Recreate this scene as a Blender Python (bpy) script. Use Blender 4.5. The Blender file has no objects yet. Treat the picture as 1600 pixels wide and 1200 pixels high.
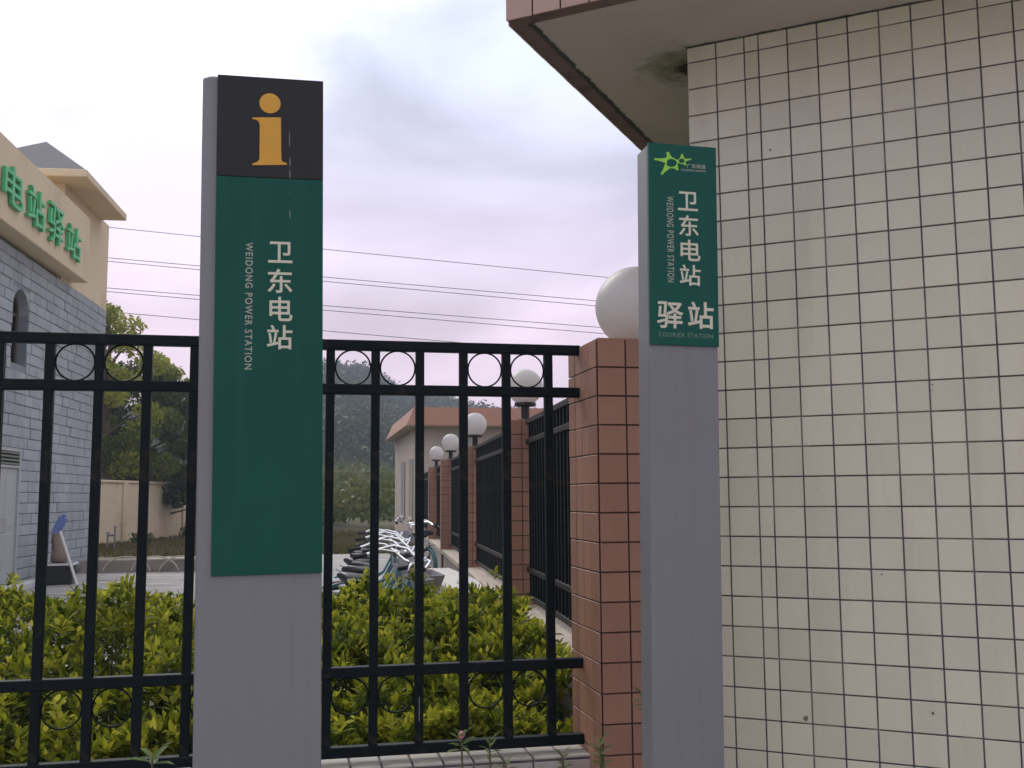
import bpy, math, random
import numpy as np
from mathutils import Vector, Matrix

random.seed(7); rng = np.random.default_rng(7)
SC = bpy.context.scene
COL = SC.collection
rad = math.radians

# ------------------------------------------------------------------ camera
EYE = Vector((0, 0, 1.6)); F = 1600.0
PITCH, YAW, ROLL = math.atan(175.6/1600), math.atan(210/1600), -0.0068
CR = Matrix.Rotation(-YAW, 3, 'Z') @ Matrix.Rotation(math.pi/2+PITCH, 3, 'X') @ Matrix.Rotation(ROLL, 3, 'Z')
cd = bpy.data.cameras.new('camera'); cam = bpy.data.objects.new('camera', cd); COL.objects.link(cam)
cd.sensor_width = 36; cd.lens = 36; cd.clip_start = .05; cd.clip_end = 3000
cam.matrix_world = Matrix.Translation(EYE) @ CR.to_4x4()
SC.camera = cam

# ------------------------------------------------------------------ sky and sun
SUN_HEAD, SUN_EL = rad(-24), rad(40)
sdir = Vector((math.sin(SUN_HEAD)*math.cos(SUN_EL), math.cos(SUN_HEAD)*math.cos(SUN_EL), math.sin(SUN_EL)))
w = bpy.data.worlds.new('World'); SC.world = w; w.use_nodes = True
nt = w.node_tree; N, L = nt.nodes, nt.links
N.clear()
def nd(t, **k):
    n = N.new(t)
    for a, b in k.items(): setattr(n, a, b)
    return n
out = nd('ShaderNodeOutputWorld'); bg = nd('ShaderNodeBackground'); bg.inputs[1].default_value = .1
L.new(bg.outputs[0], out.inputs[0])
sky = nd('ShaderNodeTexSky', sky_type='NISHITA'); sky.sun_disc = False
sky.sun_elevation = SUN_EL; sky.sun_rotation = SUN_HEAD; sky.dust_density = 3; sky.air_density = 1.2
tc = nd('ShaderNodeTexCoord')
mp = nd('ShaderNodeMapping'); mp.inputs['Scale'].default_value = (1, 1, 2.2); mp.inputs['Location'].default_value = (3.2, 1.4, .6)
L.new(tc.outputs['Generated'], mp.inputs[0])
n1 = nd('ShaderNodeTexNoise'); n1.inputs['Scale'].default_value = 3.1; n1.inputs['Detail'].default_value = 5; n1.inputs['Roughness'].default_value = .48
n1.inputs['Distortion'].default_value = .5
L.new(mp.outputs[0], n1.inputs['Vector'])
nrm = nd('ShaderNodeVectorMath', operation='NORMALIZE'); L.new(tc.outputs['Generated'], nrm.inputs[0])
sep = nd('ShaderNodeSeparateXYZ'); L.new(nrm.outputs[0], sep.inputs[0])
er = nd('ShaderNodeValToRGB'); e = er.color_ramp.elements
e[0].position = .02; e[0].color = (.78, .595, .715, 1); e[1].position = 1; e[1].color = (1.0, 1.0, 1.0, 1)
for p_, c_ in ((.16, (.75, .59, .72)), (.27, (.64, .58, .74)), (.40, (.58, .64, .82)), (.65, (.84, .86, .92))): x_ = e.new(p_); x_.color = (*c_, 1)
L.new(sep.outputs[2], er.inputs[0])
br = nd('ShaderNodeMapRange'); br.inputs['From Min'].default_value = .34; br.inputs['From Max'].default_value = .66; br.inputs['To Min'].default_value = .68; br.inputs['To Max'].default_value = 1.26
L.new(n1.outputs[0], br.inputs[0])
cr = nd('ShaderNodeVectorMath', operation='SCALE'); L.new(er.outputs[0], cr.inputs[0]); L.new(br.outputs[0], cr.inputs['Scale'])
dot = nd('ShaderNodeVectorMath', operation='DOT_PRODUCT'); dot.inputs[1].default_value = sdir
L.new(nrm.outputs[0], dot.inputs[0])
glow = nd('ShaderNodeMapRange', interpolation_type='SMOOTHSTEP')
glow.inputs['From Min'].default_value = .885; glow.inputs['From Max'].default_value = .985
glow.inputs['To Min'].default_value = 0; glow.inputs['To Max'].default_value = 1
n2 = nd('ShaderNodeTexNoise'); n2.inputs['Scale'].default_value = 3.4; n2.inputs['Detail'].default_value = 6; n2.inputs['Roughness'].default_value = .5
L.new(mp.outputs[0], n2.inputs['Vector'])
nb = nd('ShaderNodeMath', operation='MULTIPLY_ADD'); nb.inputs[1].default_value = .26; L.new(n2.outputs[0], nb.inputs[0])
nc = nd('ShaderNodeMath', operation='SUBTRACT'); nc.inputs[1].default_value = .13; L.new(dot.outputs['Value'], nc.inputs[0]); L.new(nc.outputs[0], nb.inputs[2])
L.new(nb.outputs[0], glow.inputs[0])
gm = nd('ShaderNodeMix', data_type='RGBA'); gm.inputs[7].default_value = (1.25, 1.30, 1.34, 1)
L.new(glow.outputs[0], gm.inputs[0]); L.new(cr.outputs[0], gm.inputs[6])
up = nd('ShaderNodeVectorMath', operation='SCALE'); up.inputs['Scale'].default_value = 10
L.new(gm.outputs[2], up.inputs[0])
mx = nd('ShaderNodeMix', data_type='RGBA'); mx.inputs[0].default_value = .9
L.new(sky.outputs[0], mx.inputs[6]); L.new(up.outputs[0], mx.inputs[7]); L.new(mx.outputs[2], bg.inputs[0])
sl = bpy.data.lights.new('sun', 'SUN'); sl.energy = 1.0; sl.angle = rad(28); sl.color = (1, .95, .88)
so = bpy.data.objects.new('sun', sl); COL.objects.link(so)
so.rotation_euler = (-sdir).to_track_quat('-Z', 'Y').to_euler()

SC.view_settings.view_transform = 'Standard'; SC.view_settings.look = 'None'
SC.view_settings.exposure = .4; SC.view_settings.gamma = 1; SC.view_settings.use_curve_mapping = False
SC.render.resolution_x, SC.render.resolution_y = 1024, 768
SC.render.engine = 'CYCLES'

# ------------------------------------------------------------------ helpers
def ray(px, py): return CR @ Vector(((px-800)/F, -(py-600)/F, -1))
def on_vertical(px, py, p, head):
    d = Vector((math.sin(rad(head)), math.cos(rad(head)), 0)); n = Vector((d.y, -d.x, 0)); v = ray(px, py)
    return EYE + v*(n.dot(Vector((p[0], p[1], 1.6))-EYE)/n.dot(v))
def tag(o, label=None, cat=None, group=None, kind=None):
    if label: o['label'] = label
    if cat: o['category'] = cat
    if group: o['group'] = group
    if kind: o['kind'] = kind
    return o
def empty(name, M, label, cat, group=None):
    o = bpy.data.objects.new(name, None); COL.objects.link(o); o.matrix_world = M; o.empty_display_size = .1
    return tag(o, label, cat, group)
def link(name, me, parent=None, M=None):
    o = bpy.data.objects.new(name, me); COL.objects.link(o)
    if parent: o.parent = parent
    if M is not None: o.matrix_local = M
    return o
def copy_tree(o, parent=None):
    c = o.copy(); COL.objects.link(c); c.parent = parent
    for ch in o.children: copy_tree(ch, c)
    return c
def TR(x, y, z=0, rz=0, ry=0, rx=0):
    return Matrix.Translation((x, y, z)) @ Matrix.Rotation(rz, 4, 'Z') @ Matrix.Rotation(ry, 4, 'Y') @ Matrix.Rotation(rx, 4, 'X')

class MB:
    def __init__(s): s.v = []; s.f = []; s.smooth = False
    def add(s, vs, fs):
        b = len(s.v); s.v += [tuple(x) for x in vs]; s.f += [tuple(i+b for i in f) for f in fs]; return s
    def box(s, x0, x1, y0, y1, z0, z1, M=None):
        vs = [Vector((x, y, z)) for z in (z0, z1) for x, y in ((x0, y0), (x1, y0), (x1, y1), (x0, y1))]
        if M is not None: vs = [M @ v for v in vs]
        return s.add(vs, [(3, 2, 1, 0), (4, 5, 6, 7), (0, 1, 5, 4), (1, 2, 6, 5), (2, 3, 7, 6), (3, 0, 4, 7)])
    def bbox(s, x0, x1, y0, y1, z0, z1, c=.004, M=None):
        """box with chamfered edges (26-face)"""
        xs, ys, zs = (x0, x1), (y0, y1), (z0, z1); vs = []; idx = {}
        for i in (0, 1):
            for j in (0, 1):
                for k in (0, 1):
                    sx, sy, sz = (c if i == 0 else -c), (c if j == 0 else -c), (c if k == 0 else -c)
                    for a, p in enumerate(((xs[i], ys[j]+sy, zs[k]+sz), (xs[i]+sx, ys[j], zs[k]+sz), (xs[i]+sx, ys[j]+sy, zs[k]))):
                        idx[i, j, k, a] = len(vs); vs.append(Vector(p))
        fs = []
        I = lambda i, j, k, a: idx[i, j, k, a]
        for i in (0, 1): fs.append([I(i, 0, 0, 0), I(i, 1, 0, 0), I(i, 1, 1, 0), I(i, 0, 1, 0)][::(1 if i else -1)])
        for j in (0, 1): fs.append([I(0, j, 0, 1), I(0, j, 1, 1), I(1, j, 1, 1), I(1, j, 0, 1)][::(1 if j else -1)])
        for k in (0, 1): fs.append([I(0, 0, k, 2), I(1, 0, k, 2), I(1, 1, k, 2), I(0, 1, k, 2)][::(1 if k else -1)])
        for i in (0, 1):
            for j in (0, 1): fs.append([I(i, j, 0, 0), I(i, j, 1, 0), I(i, j, 1, 1), I(i, j, 0, 1)][::(1 if i == j else -1)])
        for i in (0, 1):
            for k in (0, 1): fs.append([I(i, 0, k, 0), I(i, 0, k, 2), I(i, 1, k, 2), I(i, 1, k, 0)][::(1 if i == k else -1)])
        for j in (0, 1):
            for k in (0, 1): fs.append([I(0, j, k, 1), I(1, j, k, 1), I(1, j, k, 2), I(0, j, k, 2)][::(1 if j == k else -1)])
        for i in (0, 1):
            for j in (0, 1):
                for k in (0, 1): fs.append([I(i, j, k, 0), I(i, j, k, 1), I(i, j, k, 2)][::(1 if (i+j+k) % 2 else -1)])
        if M is not None: vs = [M @ v for v in vs]
        return s.add(vs, fs)
    def tube(s, pts, r, n=8, cap=True, closed=False):
        pts = [Vector(p) for p in pts]; rs = r if isinstance(r, (list, tuple)) else [r]*len(pts)
        m = len(pts); vs = []; up = None
        for i, p in enumerate(pts):
            if closed: t = pts[(i+1) % m]-pts[i-1]
            else: t = pts[min(i+1, m-1)]-pts[max(i-1, 0)]
            t.normalize()
            if up is None: up = Vector((0, 0, 1)) if abs(t.z) < .9 else Vector((0, 1, 0))
            a = t.cross(up)
            if a.length < 1e-4: a = t.orthogonal()
            a.normalize(); b = a.cross(t).normalized(); up = b
            for k in range(n):
                an = 2*math.pi*k/n; vs.append(p+(a*math.cos(an)+b*math.sin(an))*rs[i])
        fs = []
        for i in range(m if closed else m-1):
            j = (i+1) % m
            for k in range(n): fs.append((i*n+k, i*n+(k+1) % n, j*n+(k+1) % n, j*n+k))
        if cap and not closed: fs += [tuple(range(n))[::-1], tuple((m-1)*n+k for k in range(n))]
        return s.add(vs, fs)
    def lathe(s, prof, n=24, M=None):
        vs = []; m = len(prof)
        for r_, z in prof:
            for k in range(n): vs.append(Vector((r_*math.cos(2*math.pi*k/n), r_*math.sin(2*math.pi*k/n), z)))
        if M is not None: vs = [M @ v for v in vs]
        fs = [(i*n+k, i*n+(k+1) % n, (i+1)*n+(k+1) % n, (i+1)*n+k) for i in range(m-1) for k in range(n)]
        fs += [tuple(range(n))[::-1], tuple((m-1)*n+k for k in range(n))]
        return s.add(vs, fs)
    def prism(s, poly, y0, y1):
        """poly of (x,z) counter-clockwise seen from -y, extruded along y"""
        n = len(poly)
        return s.add([(x, y0, z) for x, z in poly]+[(x, y1, z) for x, z in poly],
                     [tuple(range(n)), tuple(range(n, 2*n))[::-1]]+[(i, i+n, (i+1) % n+n, (i+1) % n) for i in range(n)])
    def mesh(s, name, mat, smooth=False):
        me = bpy.data.meshes.new(name); me.from_pydata(s.v, [], s.f)
        if mat: me.materials.append(mat)
        if smooth: me.polygons.foreach_set('use_smooth', [True]*len(me.polygons))
        me.update(); return me
    def build(s, name, mat, parent=None, M=None, smooth=False):
        return link(name, s.mesh(name, mat, smooth), parent, M)

def np_mesh(name, verts, faces, mat, t=None, smooth=False):
    """faces: list of index arrays (k,3) or (k,4); t: per-vertex float attribute"""
    me = bpy.data.meshes.new(name); me.vertices.add(len(verts)); me.vertices.foreach_set('co', np.asarray(verts, np.float32).ravel())
    lv = np.concatenate([f.ravel() for f in faces]).astype(np.int32)
    tot = np.concatenate([np.full(len(f), f.shape[1]) for f in faces]).astype(np.int32)
    st = np.concatenate([[0], np.cumsum(tot)[:-1]]).astype(np.int32)
    me.loops.add(len(lv)); me.loops.foreach_set('vertex_index', lv)
    me.polygons.add(len(tot)); me.polygons.foreach_set('loop_start', st)
    if t is not None:
        a = me.attributes.new('t', 'FLOAT', 'POINT'); a.data.foreach_set('value', np.asarray(t, np.float32))
    if mat: me.materials.append(mat)
    me.update(calc_edges=True); me.validate()
    if smooth: me.polygons.foreach_set('use_smooth', [True]*len(me.polygons))
    return me

# ------------------------------------------------------------------ materials
def material(name, color, rough=.6, var=.12, scale=6, bump=0, bscale=60, rnd=0, dirt=None, dscale=2, damt=.5, dlo=.5, dhi=.75, metal=0, spec=.5, fine=0, coords='Object', streak=None, samt=.4, slo=.5, shi=.75, sscale=(9, 9, .8)):
    m = bpy.data.materials.new(name); m.use_nodes = True
    t = m.node_tree; n, l = t.nodes, t.links; b = n['Principled BSDF']
    b.inputs['Roughness'].default_value = rough; b.inputs['Metallic'].default_value = metal; b.inputs['Specular IOR Level'].default_value = spec
    tcn = n.new('ShaderNodeTexCoord'); co = tcn.outputs[coords]
    if coords == 'World':
        pass
    def noise(sc, det=4, off=0):
        x = n.new('ShaderNodeTexNoise'); x.inputs['Scale'].default_value = sc; x.inputs['Detail'].default_value = det
        if off:
            a = n.new('ShaderNodeVectorMath'); a.operation = 'ADD'; a.inputs[1].default_value = (off, off*.7, off*1.3); l.new(co, a.inputs[0]); l.new(a.outputs[0], x.inputs['Vector'])
        else: l.new(co, x.inputs['Vector'])
        return x.outputs[0]
    def math_(op, a, b_):
        x = n.new('ShaderNodeMath'); x.operation = op
        for i, q in enumerate((a, b_)):
            if isinstance(q, (int, float)): x.inputs[i].default_value = q
            else: l.new(q, x.inputs[i])
        return x.outputs[0]
    val = math_('ADD', math_('MULTIPLY', math_('SUBTRACT', noise(scale), .5), 2*var), 1)
    if fine: val = math_('ADD', val, math_('MULTIPLY', math_('SUBTRACT', noise(bscale, 3, 5), .5), 2*fine))
    if rnd:
        oi = n.new('ShaderNodeObjectInfo'); val = math_('ADD', val, math_('MULTIPLY', math_('SUBTRACT', oi.outputs['Random'], .5), 2*rnd))
    sc = n.new('ShaderNodeVectorMath'); sc.operation = 'SCALE'; sc.inputs[0].default_value = color[:3]; l.new(val, sc.inputs['Scale'])
    res = sc.outputs[0]
    if dirt:
        mr = n.new('ShaderNodeMapRange'); mr.inputs['From Min'].default_value = dlo; mr.inputs['From Max'].default_value = dhi; mr.inputs['To Max'].default_value = damt
        l.new(noise(dscale, 8, 3.3), mr.inputs[0])
        mi = n.new('ShaderNodeMix'); mi.data_type = 'RGBA'; l.new(mr.outputs[0], mi.inputs[0]); l.new(res, mi.inputs[6]); mi.inputs[7].default_value = (*dirt, 1); res = mi.outputs[2]
    if streak:
        ge = n.new('ShaderNodeNewGeometry'); mpp = n.new('ShaderNodeMapping'); mpp.inputs['Scale'].default_value = sscale; l.new(ge.outputs['Position'], mpp.inputs[0])
        nz = n.new('ShaderNodeTexNoise'); nz.inputs['Scale'].default_value = 1; nz.inputs['Detail'].default_value = 6; nz.inputs['Roughness'].default_value = .6; l.new(mpp.outputs[0], nz.inputs['Vector'])
        mr = n.new('ShaderNodeMapRange'); mr.inputs['From Min'].default_value = slo; mr.inputs['From Max'].default_value = shi; mr.inputs['To Max'].default_value = samt; l.new(nz.outputs[0], mr.inputs[0])
        mi = n.new('ShaderNodeMix'); mi.data_type = 'RGBA'; l.new(mr.outputs[0], mi.inputs[0]); l.new(res, mi.inputs[6]); mi.inputs[7].default_value = (*streak, 1); res = mi.outputs[2]
    l.new(res, b.inputs['Base Color'])
    if bump:
        bp = n.new('ShaderNodeBump'); bp.inputs['Strength'].default_value = bump; bp.inputs['Distance'].default_value = .01
        l.new(noise(bscale, 6, 9), bp.inputs['Height']); l.new(bp.outputs[0], b.inputs['Normal'])
    return m

def leaf_material(name, ramp, trans=.35, rough=.45):
    m = bpy.data.materials.new(name); m.use_nodes = True
    t = m.node_tree; n, l = t.nodes, t.links; b = n['Principled BSDF']; o = n['Material Output']
    at = n.new('ShaderNodeAttribute'); at.attribute_name = 't'
    cr_ = n.new('ShaderNodeValToRGB'); els = cr_.color_ramp.elements
    els[0].position = ramp[0][0]; els[0].color = (*ramp[0][1], 1); els[1].position = ramp[-1][0]; els[1].color = (*ramp[-1][1], 1)
    for p, c in ramp[1:-1]: x = els.new(p); x.color = (*c, 1)
    l.new(at.outputs['Fac'], cr_.inputs[0]); l.new(cr_.outputs[0], b.inputs['Base Color'])
    b.inputs['Roughness'].default_value = rough; b.inputs['Specular IOR Level'].default_value = .15
    tr = n.new('ShaderNodeBsdfTranslucent'); l.new(cr_.outputs[0], tr.inputs[0])
    mi = n.new('ShaderNodeMixShader'); mi.inputs[0].default_value = trans
    l.new(b.outputs[0], mi.inputs[1]); l.new(tr.outputs[0], mi.inputs[2]); l.new(mi.outputs[0], o.inputs['Surface'])
    return m

M = {}
M['post'] = material('grey_post_paint', (.19, .188, .197), .45, .05, 3, .08, 180, fine=.06, dirt=(.15, .14, .13), dscale=2.5, damt=.3, streak=(.12, .115, .11), samt=.2, slo=.54, sscale=(30, 30, .7))
M['green'] = material('green_sign_film', (.0015, .068, .049), .45, .07, 4, .03, 90, dirt=(.008, .09, .062), dscale=3, damt=.35, spec=.22, streak=(.014, .085, .066), samt=.5, sscale=(25, 25, 1.2))
M['green2'] = material('green_sign_film_faded', (.002, .076, .056), .45, .07, 4, .03, 90, dirt=(.008, .09, .062), dscale=3, damt=.35, spec=.22, streak=(.014, .085, .066), samt=.5, sscale=(25, 25, 1.2))
M['black_film'] = material('black_sign_film', (.021, .020, .021), .5, .1, 5, .03, 90, spec=.25)
M['orange_film'] = material('orange_film', (.62, .31, .025), .45, .06, 20)
M['letter'] = material('pale_letter_film', (.60, .56, .44), .5, .08, 30)
M['letter_dim'] = material('worn_letter_film', (.40, .39, .31), .5, .15, 60)
M['letter_faint'] = material('faded_letter_film', (.16, .23, .17), .5, .2, 60)
M['lime'] = material('lime_film', (.28, .60, .06), .5, .08, 40)
M['scratch'] = material('scratched_film', (.17, .17, .17), .6, .3, 90)
M['tile'] = material('cream_glazed_tile', (.585, .545, .425), .36, .04, 9, .06, 120, rnd=.06, fine=.05, streak=(.38, .335, .25), samt=.35, sscale=(7, 7, .9))
M['tile_pink'] = material('pink_glazed_tile', (.42, .27, .22), .4, .05, 9, .05, 120, rnd=.05, fine=.04)
M['tile_orange'] = material('terracotta_tile', (.335, .170, .112), .5, .07, 8, .06, 100, rnd=.07, fine=.05, dirt=(.22, .12, .09), dscale=7, damt=.45, dlo=.52, streak=(.17, .10, .08), samt=.55, sscale=(8, 8, 1.2))
M['mark'] = material('dark_blemish', (.16, .13, .10), .9, .3, 60)
M['grout'] = material('dark_grout', (.115, .105, .12), .9, .4, 14, streak=(.28, .25, .23), samt=.9, slo=.5, shi=.62, sscale=(6, 6, 4))
M['grout_warm'] = material('brown_grout', (.10, .065, .055), .9, .3, 14)
M['plaster'] = material('soffit_plaster', (.42, .37, .33), .9, .06, 3, .1, 60, dirt=(.14, .125, .09), dscale=1.6, damt=.45, dlo=.54, dhi=.8, fine=.04)
M['iron'] = material('black_green_fence_paint', (.0025, .0065, .009), .5, .25, 20, .08, 90, spec=.14, dirt=(.03, .026, .02), dscale=25, damt=.6, dlo=.6, dhi=.72)
M['iron_worn'] = material('worn_fence_paint', (.020, .018, .016), .5, .4, 25, .05, 90, spec=.25)
M['plinth'] = material('pale_plinth_tile', (.46, .42, .38), .55, .1, 9, .08, 90, rnd=.08, dirt=(.15, .14, .11), dscale=9, damt=.5)
M['coping'] = material('concrete_coping', (.52, .44, .37), .8, .08, 6, .1, 80, dirt=(.2, .18, .15), dscale=4, damt=.4)
M['render_wall'] = material('grey_render', (.32, .28, .26), .85, .1, 4, .1, 60, dirt=(.12, .11, .1), dscale=2, damt=.5)
M['neck'] = material('black_metal', (.01, .01, .012), .4, .1, 20)
M['stone'] = material('blue_grey_stone', (.35, .375, .385), .85, .12, 7, .5, 40, rnd=.10, fine=.1, streak=(.2, .21, .22), samt=.5, sscale=(1.5, 1.5, .6))
M['mortar'] = material('stone_mortar', (.23, .245, .26), .95, .25, 10)
M['cream'] = material('cream_render', (.70, .565, .375), .85, .05, 2, .08, 50, fine=.03, dirt=(.36, .27, .18), dscale=1.2, damt=.35, dlo=.55)
M['roof'] = material('grey_roof_shingle', (.13, .125, .14), .8, .15, 8, .4, 30, fine=.1)
M['char_green'] = material('green_channel_letter', (.07, .50, .18), .45, .05, 10)
M['glass'] = material('dark_window_glass', (.015, .017, .022), .3, .2, 3, spec=.2)
M['frame'] = material('brown_window_frame', (.10, .07, .06), .6, .1, 10)
M['door'] = material('pale_grey_door', (.40, .41, .41), .55, .05, 5, .04, 40)
M['louvre'] = material('green_grey_louvre', (.20, .22, .16), .6, .1, 10)
M['steel'] = material('brushed_steel', (.72, .72, .74), .28, .05, 30, metal=1)
M['pav'] = material('grey_paving', (.34, .32, .31), .8, .15, 1.5, .15, 40, fine=.12, dirt=(.14, .13, .12), dscale=.8, damt=.6)
M['pav_light'] = material('pale_paving_band', (.66, .63, .60), .75, .15, 3, .1, 40, dirt=(.28, .26, .25), dscale=3, damt=.7)
M['kerb'] = material('weathered_kerb', (.33, .29, .25), .9, .15, 5, .2, 30, dirt=(.1, .1, .07), dscale=3, damt=.6)
M['kerb_white'] = material('white_kerb_stone', (.62, .62, .64), .7, .1, 5, .1, 30)
M['beige_wall'] = material('beige_wall_render', (.68, .55, .38), .9, .07, 1.5, .08, 50, dirt=(.35, .24, .15), dscale=1.5, damt=.5)
M['far_wall'] = material('far_beige_wall', (.50, .42, .35), .9, .06, 2, dirt=(.3, .25, .2), dscale=1, damt=.4)
M['far_red'] = material('terracotta_fascia', (.335, .155, .10), .7, .08, 4, fine=.05)
M['white_trim'] = material('white_trim', (.72, .68, .62), .7, .05, 5)
M['rubber'] = material('black_rubber', (.012, .012, .013), .7, .2, 20)
M['vinyl'] = material('black_saddle_vinyl', (.02, .02, .024), .4, .2, 20)
M['chrome'] = material('chrome', (.85, .85, .86), .12, .02, 20, metal=1)
M['teal'] = material('teal_bicycle_paint', (.04, .13, .16), .4, .1, 10)
M['bike_grey'] = material('grey_bicycle_plastic', (.38, .37, .39), .5, .06, 10)
M['bench'] = material('white_bench_paint', (.66, .62, .60), .55, .08, 12)
M['bench_side'] = material('bench_concrete', (.33, .29, .27), .85, .1, 8)
M['wire'] = material('wire', (.10, .10, .13), .6, .1, 2)
M['bark'] = material('bark', (.10, .075, .05), .95, .3, 12, .6, 20)
M['soil'] = material('ground_soil', (.13, .105, .065), 1, .3, .7, .3, 3, fine=.15, dirt=(.075, .10, .025), dscale=.25, damt=.85, dlo=.42, dhi=.6)
M['tub'] = material('black_tub_plastic', (.012, .013, .013), .5, .2, 10)
M['sack'] = material('brown_sack', (.27, .20, .16), .9, .3, 14, .4, 30)
M['blue'] = material('blue_white_plastic', (.15, .20, .45), .5, .1, 12, dirt=(.5, .52, .6), dscale=5, damt=.8, dlo=.48, dhi=.54)
M['white_plastic'] = material('white_plastic', (.70, .68, .66), .5, .06, 10)
M['pipe'] = material('galvanised_pipe', (.22, .22, .23), .5, .15, 20, metal=.5)
M['petal'] = material('pink_bud', (.65, .25, .28), .6, .1, 20)
M['stem'] = material('plant_stem', (.13, .11, .05), .8, .2, 20)
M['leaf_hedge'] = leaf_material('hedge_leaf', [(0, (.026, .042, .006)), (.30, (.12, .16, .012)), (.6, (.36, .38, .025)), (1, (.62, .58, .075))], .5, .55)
M['leaf_tree'] = leaf_material('tree_leaf', [(0, (.022, .038, .010)), (.5, (.10, .135, .022)), (1, (.34, .36, .05))], .45)
M['leaf_bush'] = leaf_material('wild_bush_leaf', [(0, (.035, .05, .014)), (.5, (.10, .12, .024)), (.8, (.16, .165, .035)), (1, (.17, .12, .06))], .35)
M['leaf_far'] = leaf_material('far_forest_leaf', [(0, (.022, .034, .018)), (.5, (.05, .068, .027)), (.85, (.085, .10, .036)), (1, (.105, .085, .05))], .25)
M['leaf_dry'] = leaf_material('dry_grass', [(0, (.075, .075, .025)), (.5, (.14, .115, .045)), (1, (.21, .155, .08))], .3)
M['leaf_weed'] = leaf_material('weed_leaf', [(0, (.06, .11, .03)), (.6, (.15, .23, .07)), (1, (.30, .33, .14))], .35)
# frosted white lamp globe: diffuse with light passing through
gm_ = bpy.data.materials.new('opal_globe'); gm_.use_nodes = True
t = gm_.node_tree; b = t.nodes['Principled BSDF']; b.inputs['Base Color'].default_value = (.68, .665, .66, 1); b.inputs['Roughness'].default_value = .35
tr = t.nodes.new('ShaderNodeBsdfTranslucent'); tr.inputs[0].default_value = (.85, .80, .78, 1)
mi = t.nodes.new('ShaderNodeMixShader'); mi.inputs[0].default_value = .5
t.links.new(b.outputs[0], mi.inputs[1]); t.links.new(tr.outputs[0], mi.inputs[2]); t.links.new(mi.outputs[0], t.nodes['Material Output'].inputs['Surface'])
M['opal'] = gm_

# ------------------------------------------------------------------ terrain
RX = [-400, -200, -140, -76, -56, -41, -26, -12, -4, 4, 15, 25, 43, 80, 140, 250, 400]
RZ = [10, 12, 13, 13.5, 14, 14.5, 20.5, 24.4, 23.4, 18.2, 16.4, 14.6, 13.6, 14, 12, 10, 10]
G = .25
def smooth(a, b, x): x = np.clip((x-a)/(b-a), 0, 1); return x*x*(3-2*x)
def terrain(x, y):
    x = np.asarray(x, float); y = np.asarray(y, float)
    r = np.interp(x*220/np.maximum(y, 150), RX, RZ)
    rise = smooth(62, 225, y)**1.15
    und = .8*np.sin(x*.11+1)*np.sin(y*.07)*smooth(60, 120, y)
    mound = 1.5*smooth(36, 70, y)
    fall = 1-.35*smooth(228, 330, y)
    return np.where(y < 4.12, 0.0, G)*(y < 36)+(y >= 36)*(G+mound+r*rise*fall+und)
ys = np.concatenate([[-300, -60, 0, 3.98, 4.02], np.linspace(4.3, 34, 12), np.linspace(36, 120, 40), np.linspace(124, 330, 50)])
xs = np.concatenate([np.linspace(-400, -90, 16), np.linspace(-85, 85, 70), np.linspace(90, 400, 16)])
XX, YY = np.meshgrid(xs, ys); ZZ = terrain(XX, np.where(YY < 4.01, 0, YY+.2)); ZZ = np.where(YY < 4.01, 0, ZZ)
nx, ny = len(xs), len(ys)
vi = np.arange(nx*ny).reshape(ny, nx)
quads = np.stack([vi[:-1, :-1], vi[:-1, 1:], vi[1:, 1:], vi[1:, :-1]], -1).reshape(-1, 4)
tag(link('terrain', np_mesh('terrain', np.stack([XX, YY, ZZ], -1).reshape(-1, 3), [quads], M['soil'], smooth=False)), kind='structure')

tag(MB().box(-60, 60, -60, 3.74, -.1, .012).build('bounce_sidewalk', material('pale_concrete', (.40, .37, .34), .85, .12, 1.2, .1, 30, fine=.05)), kind='structure')  # unseen foreground paving, added pale to bounce light onto soffit and wall
# inner pavement with pale bands
pv = tag(MB().box(-5.45, .93, 8.2, 25.0, G-.1, G+.006).build('pavement', M['pav']), kind='structure')
y = 8.9
while y < 24.5:
    x = -5.2+random.uniform(0, .8)
    while x < .3:
        ln = random.uniform(.7, 2.6); x1 = min(x+ln, .6); n_ = 7; hw = random.uniform(.025, .09); ph = random.uniform(0, 6)
        wv = [(xx, y+.05*math.sin(xx*1.7+ph)+random.uniform(-.02, .02)) for xx in np.linspace(x, x1, n_)]; hv = [hw*random.uniform(.5, 1.2) for _ in wv]; hv[0] = hv[-1] = .012
        MB().add([(q[0], q[1]-h_, G+.010) for q, h_ in zip(wv, hv)]+[(q[0], q[1]+h_, G+.010) for q, h_ in zip(wv, hv)], [(i, i+1, n_+i+1, n_+i) for i in range(n_-1)]).build('paving_band', M['pav_light'], pv)
        x = x1+random.uniform(.1, 1.0)
    y += random.uniform(.45, .95)

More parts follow.
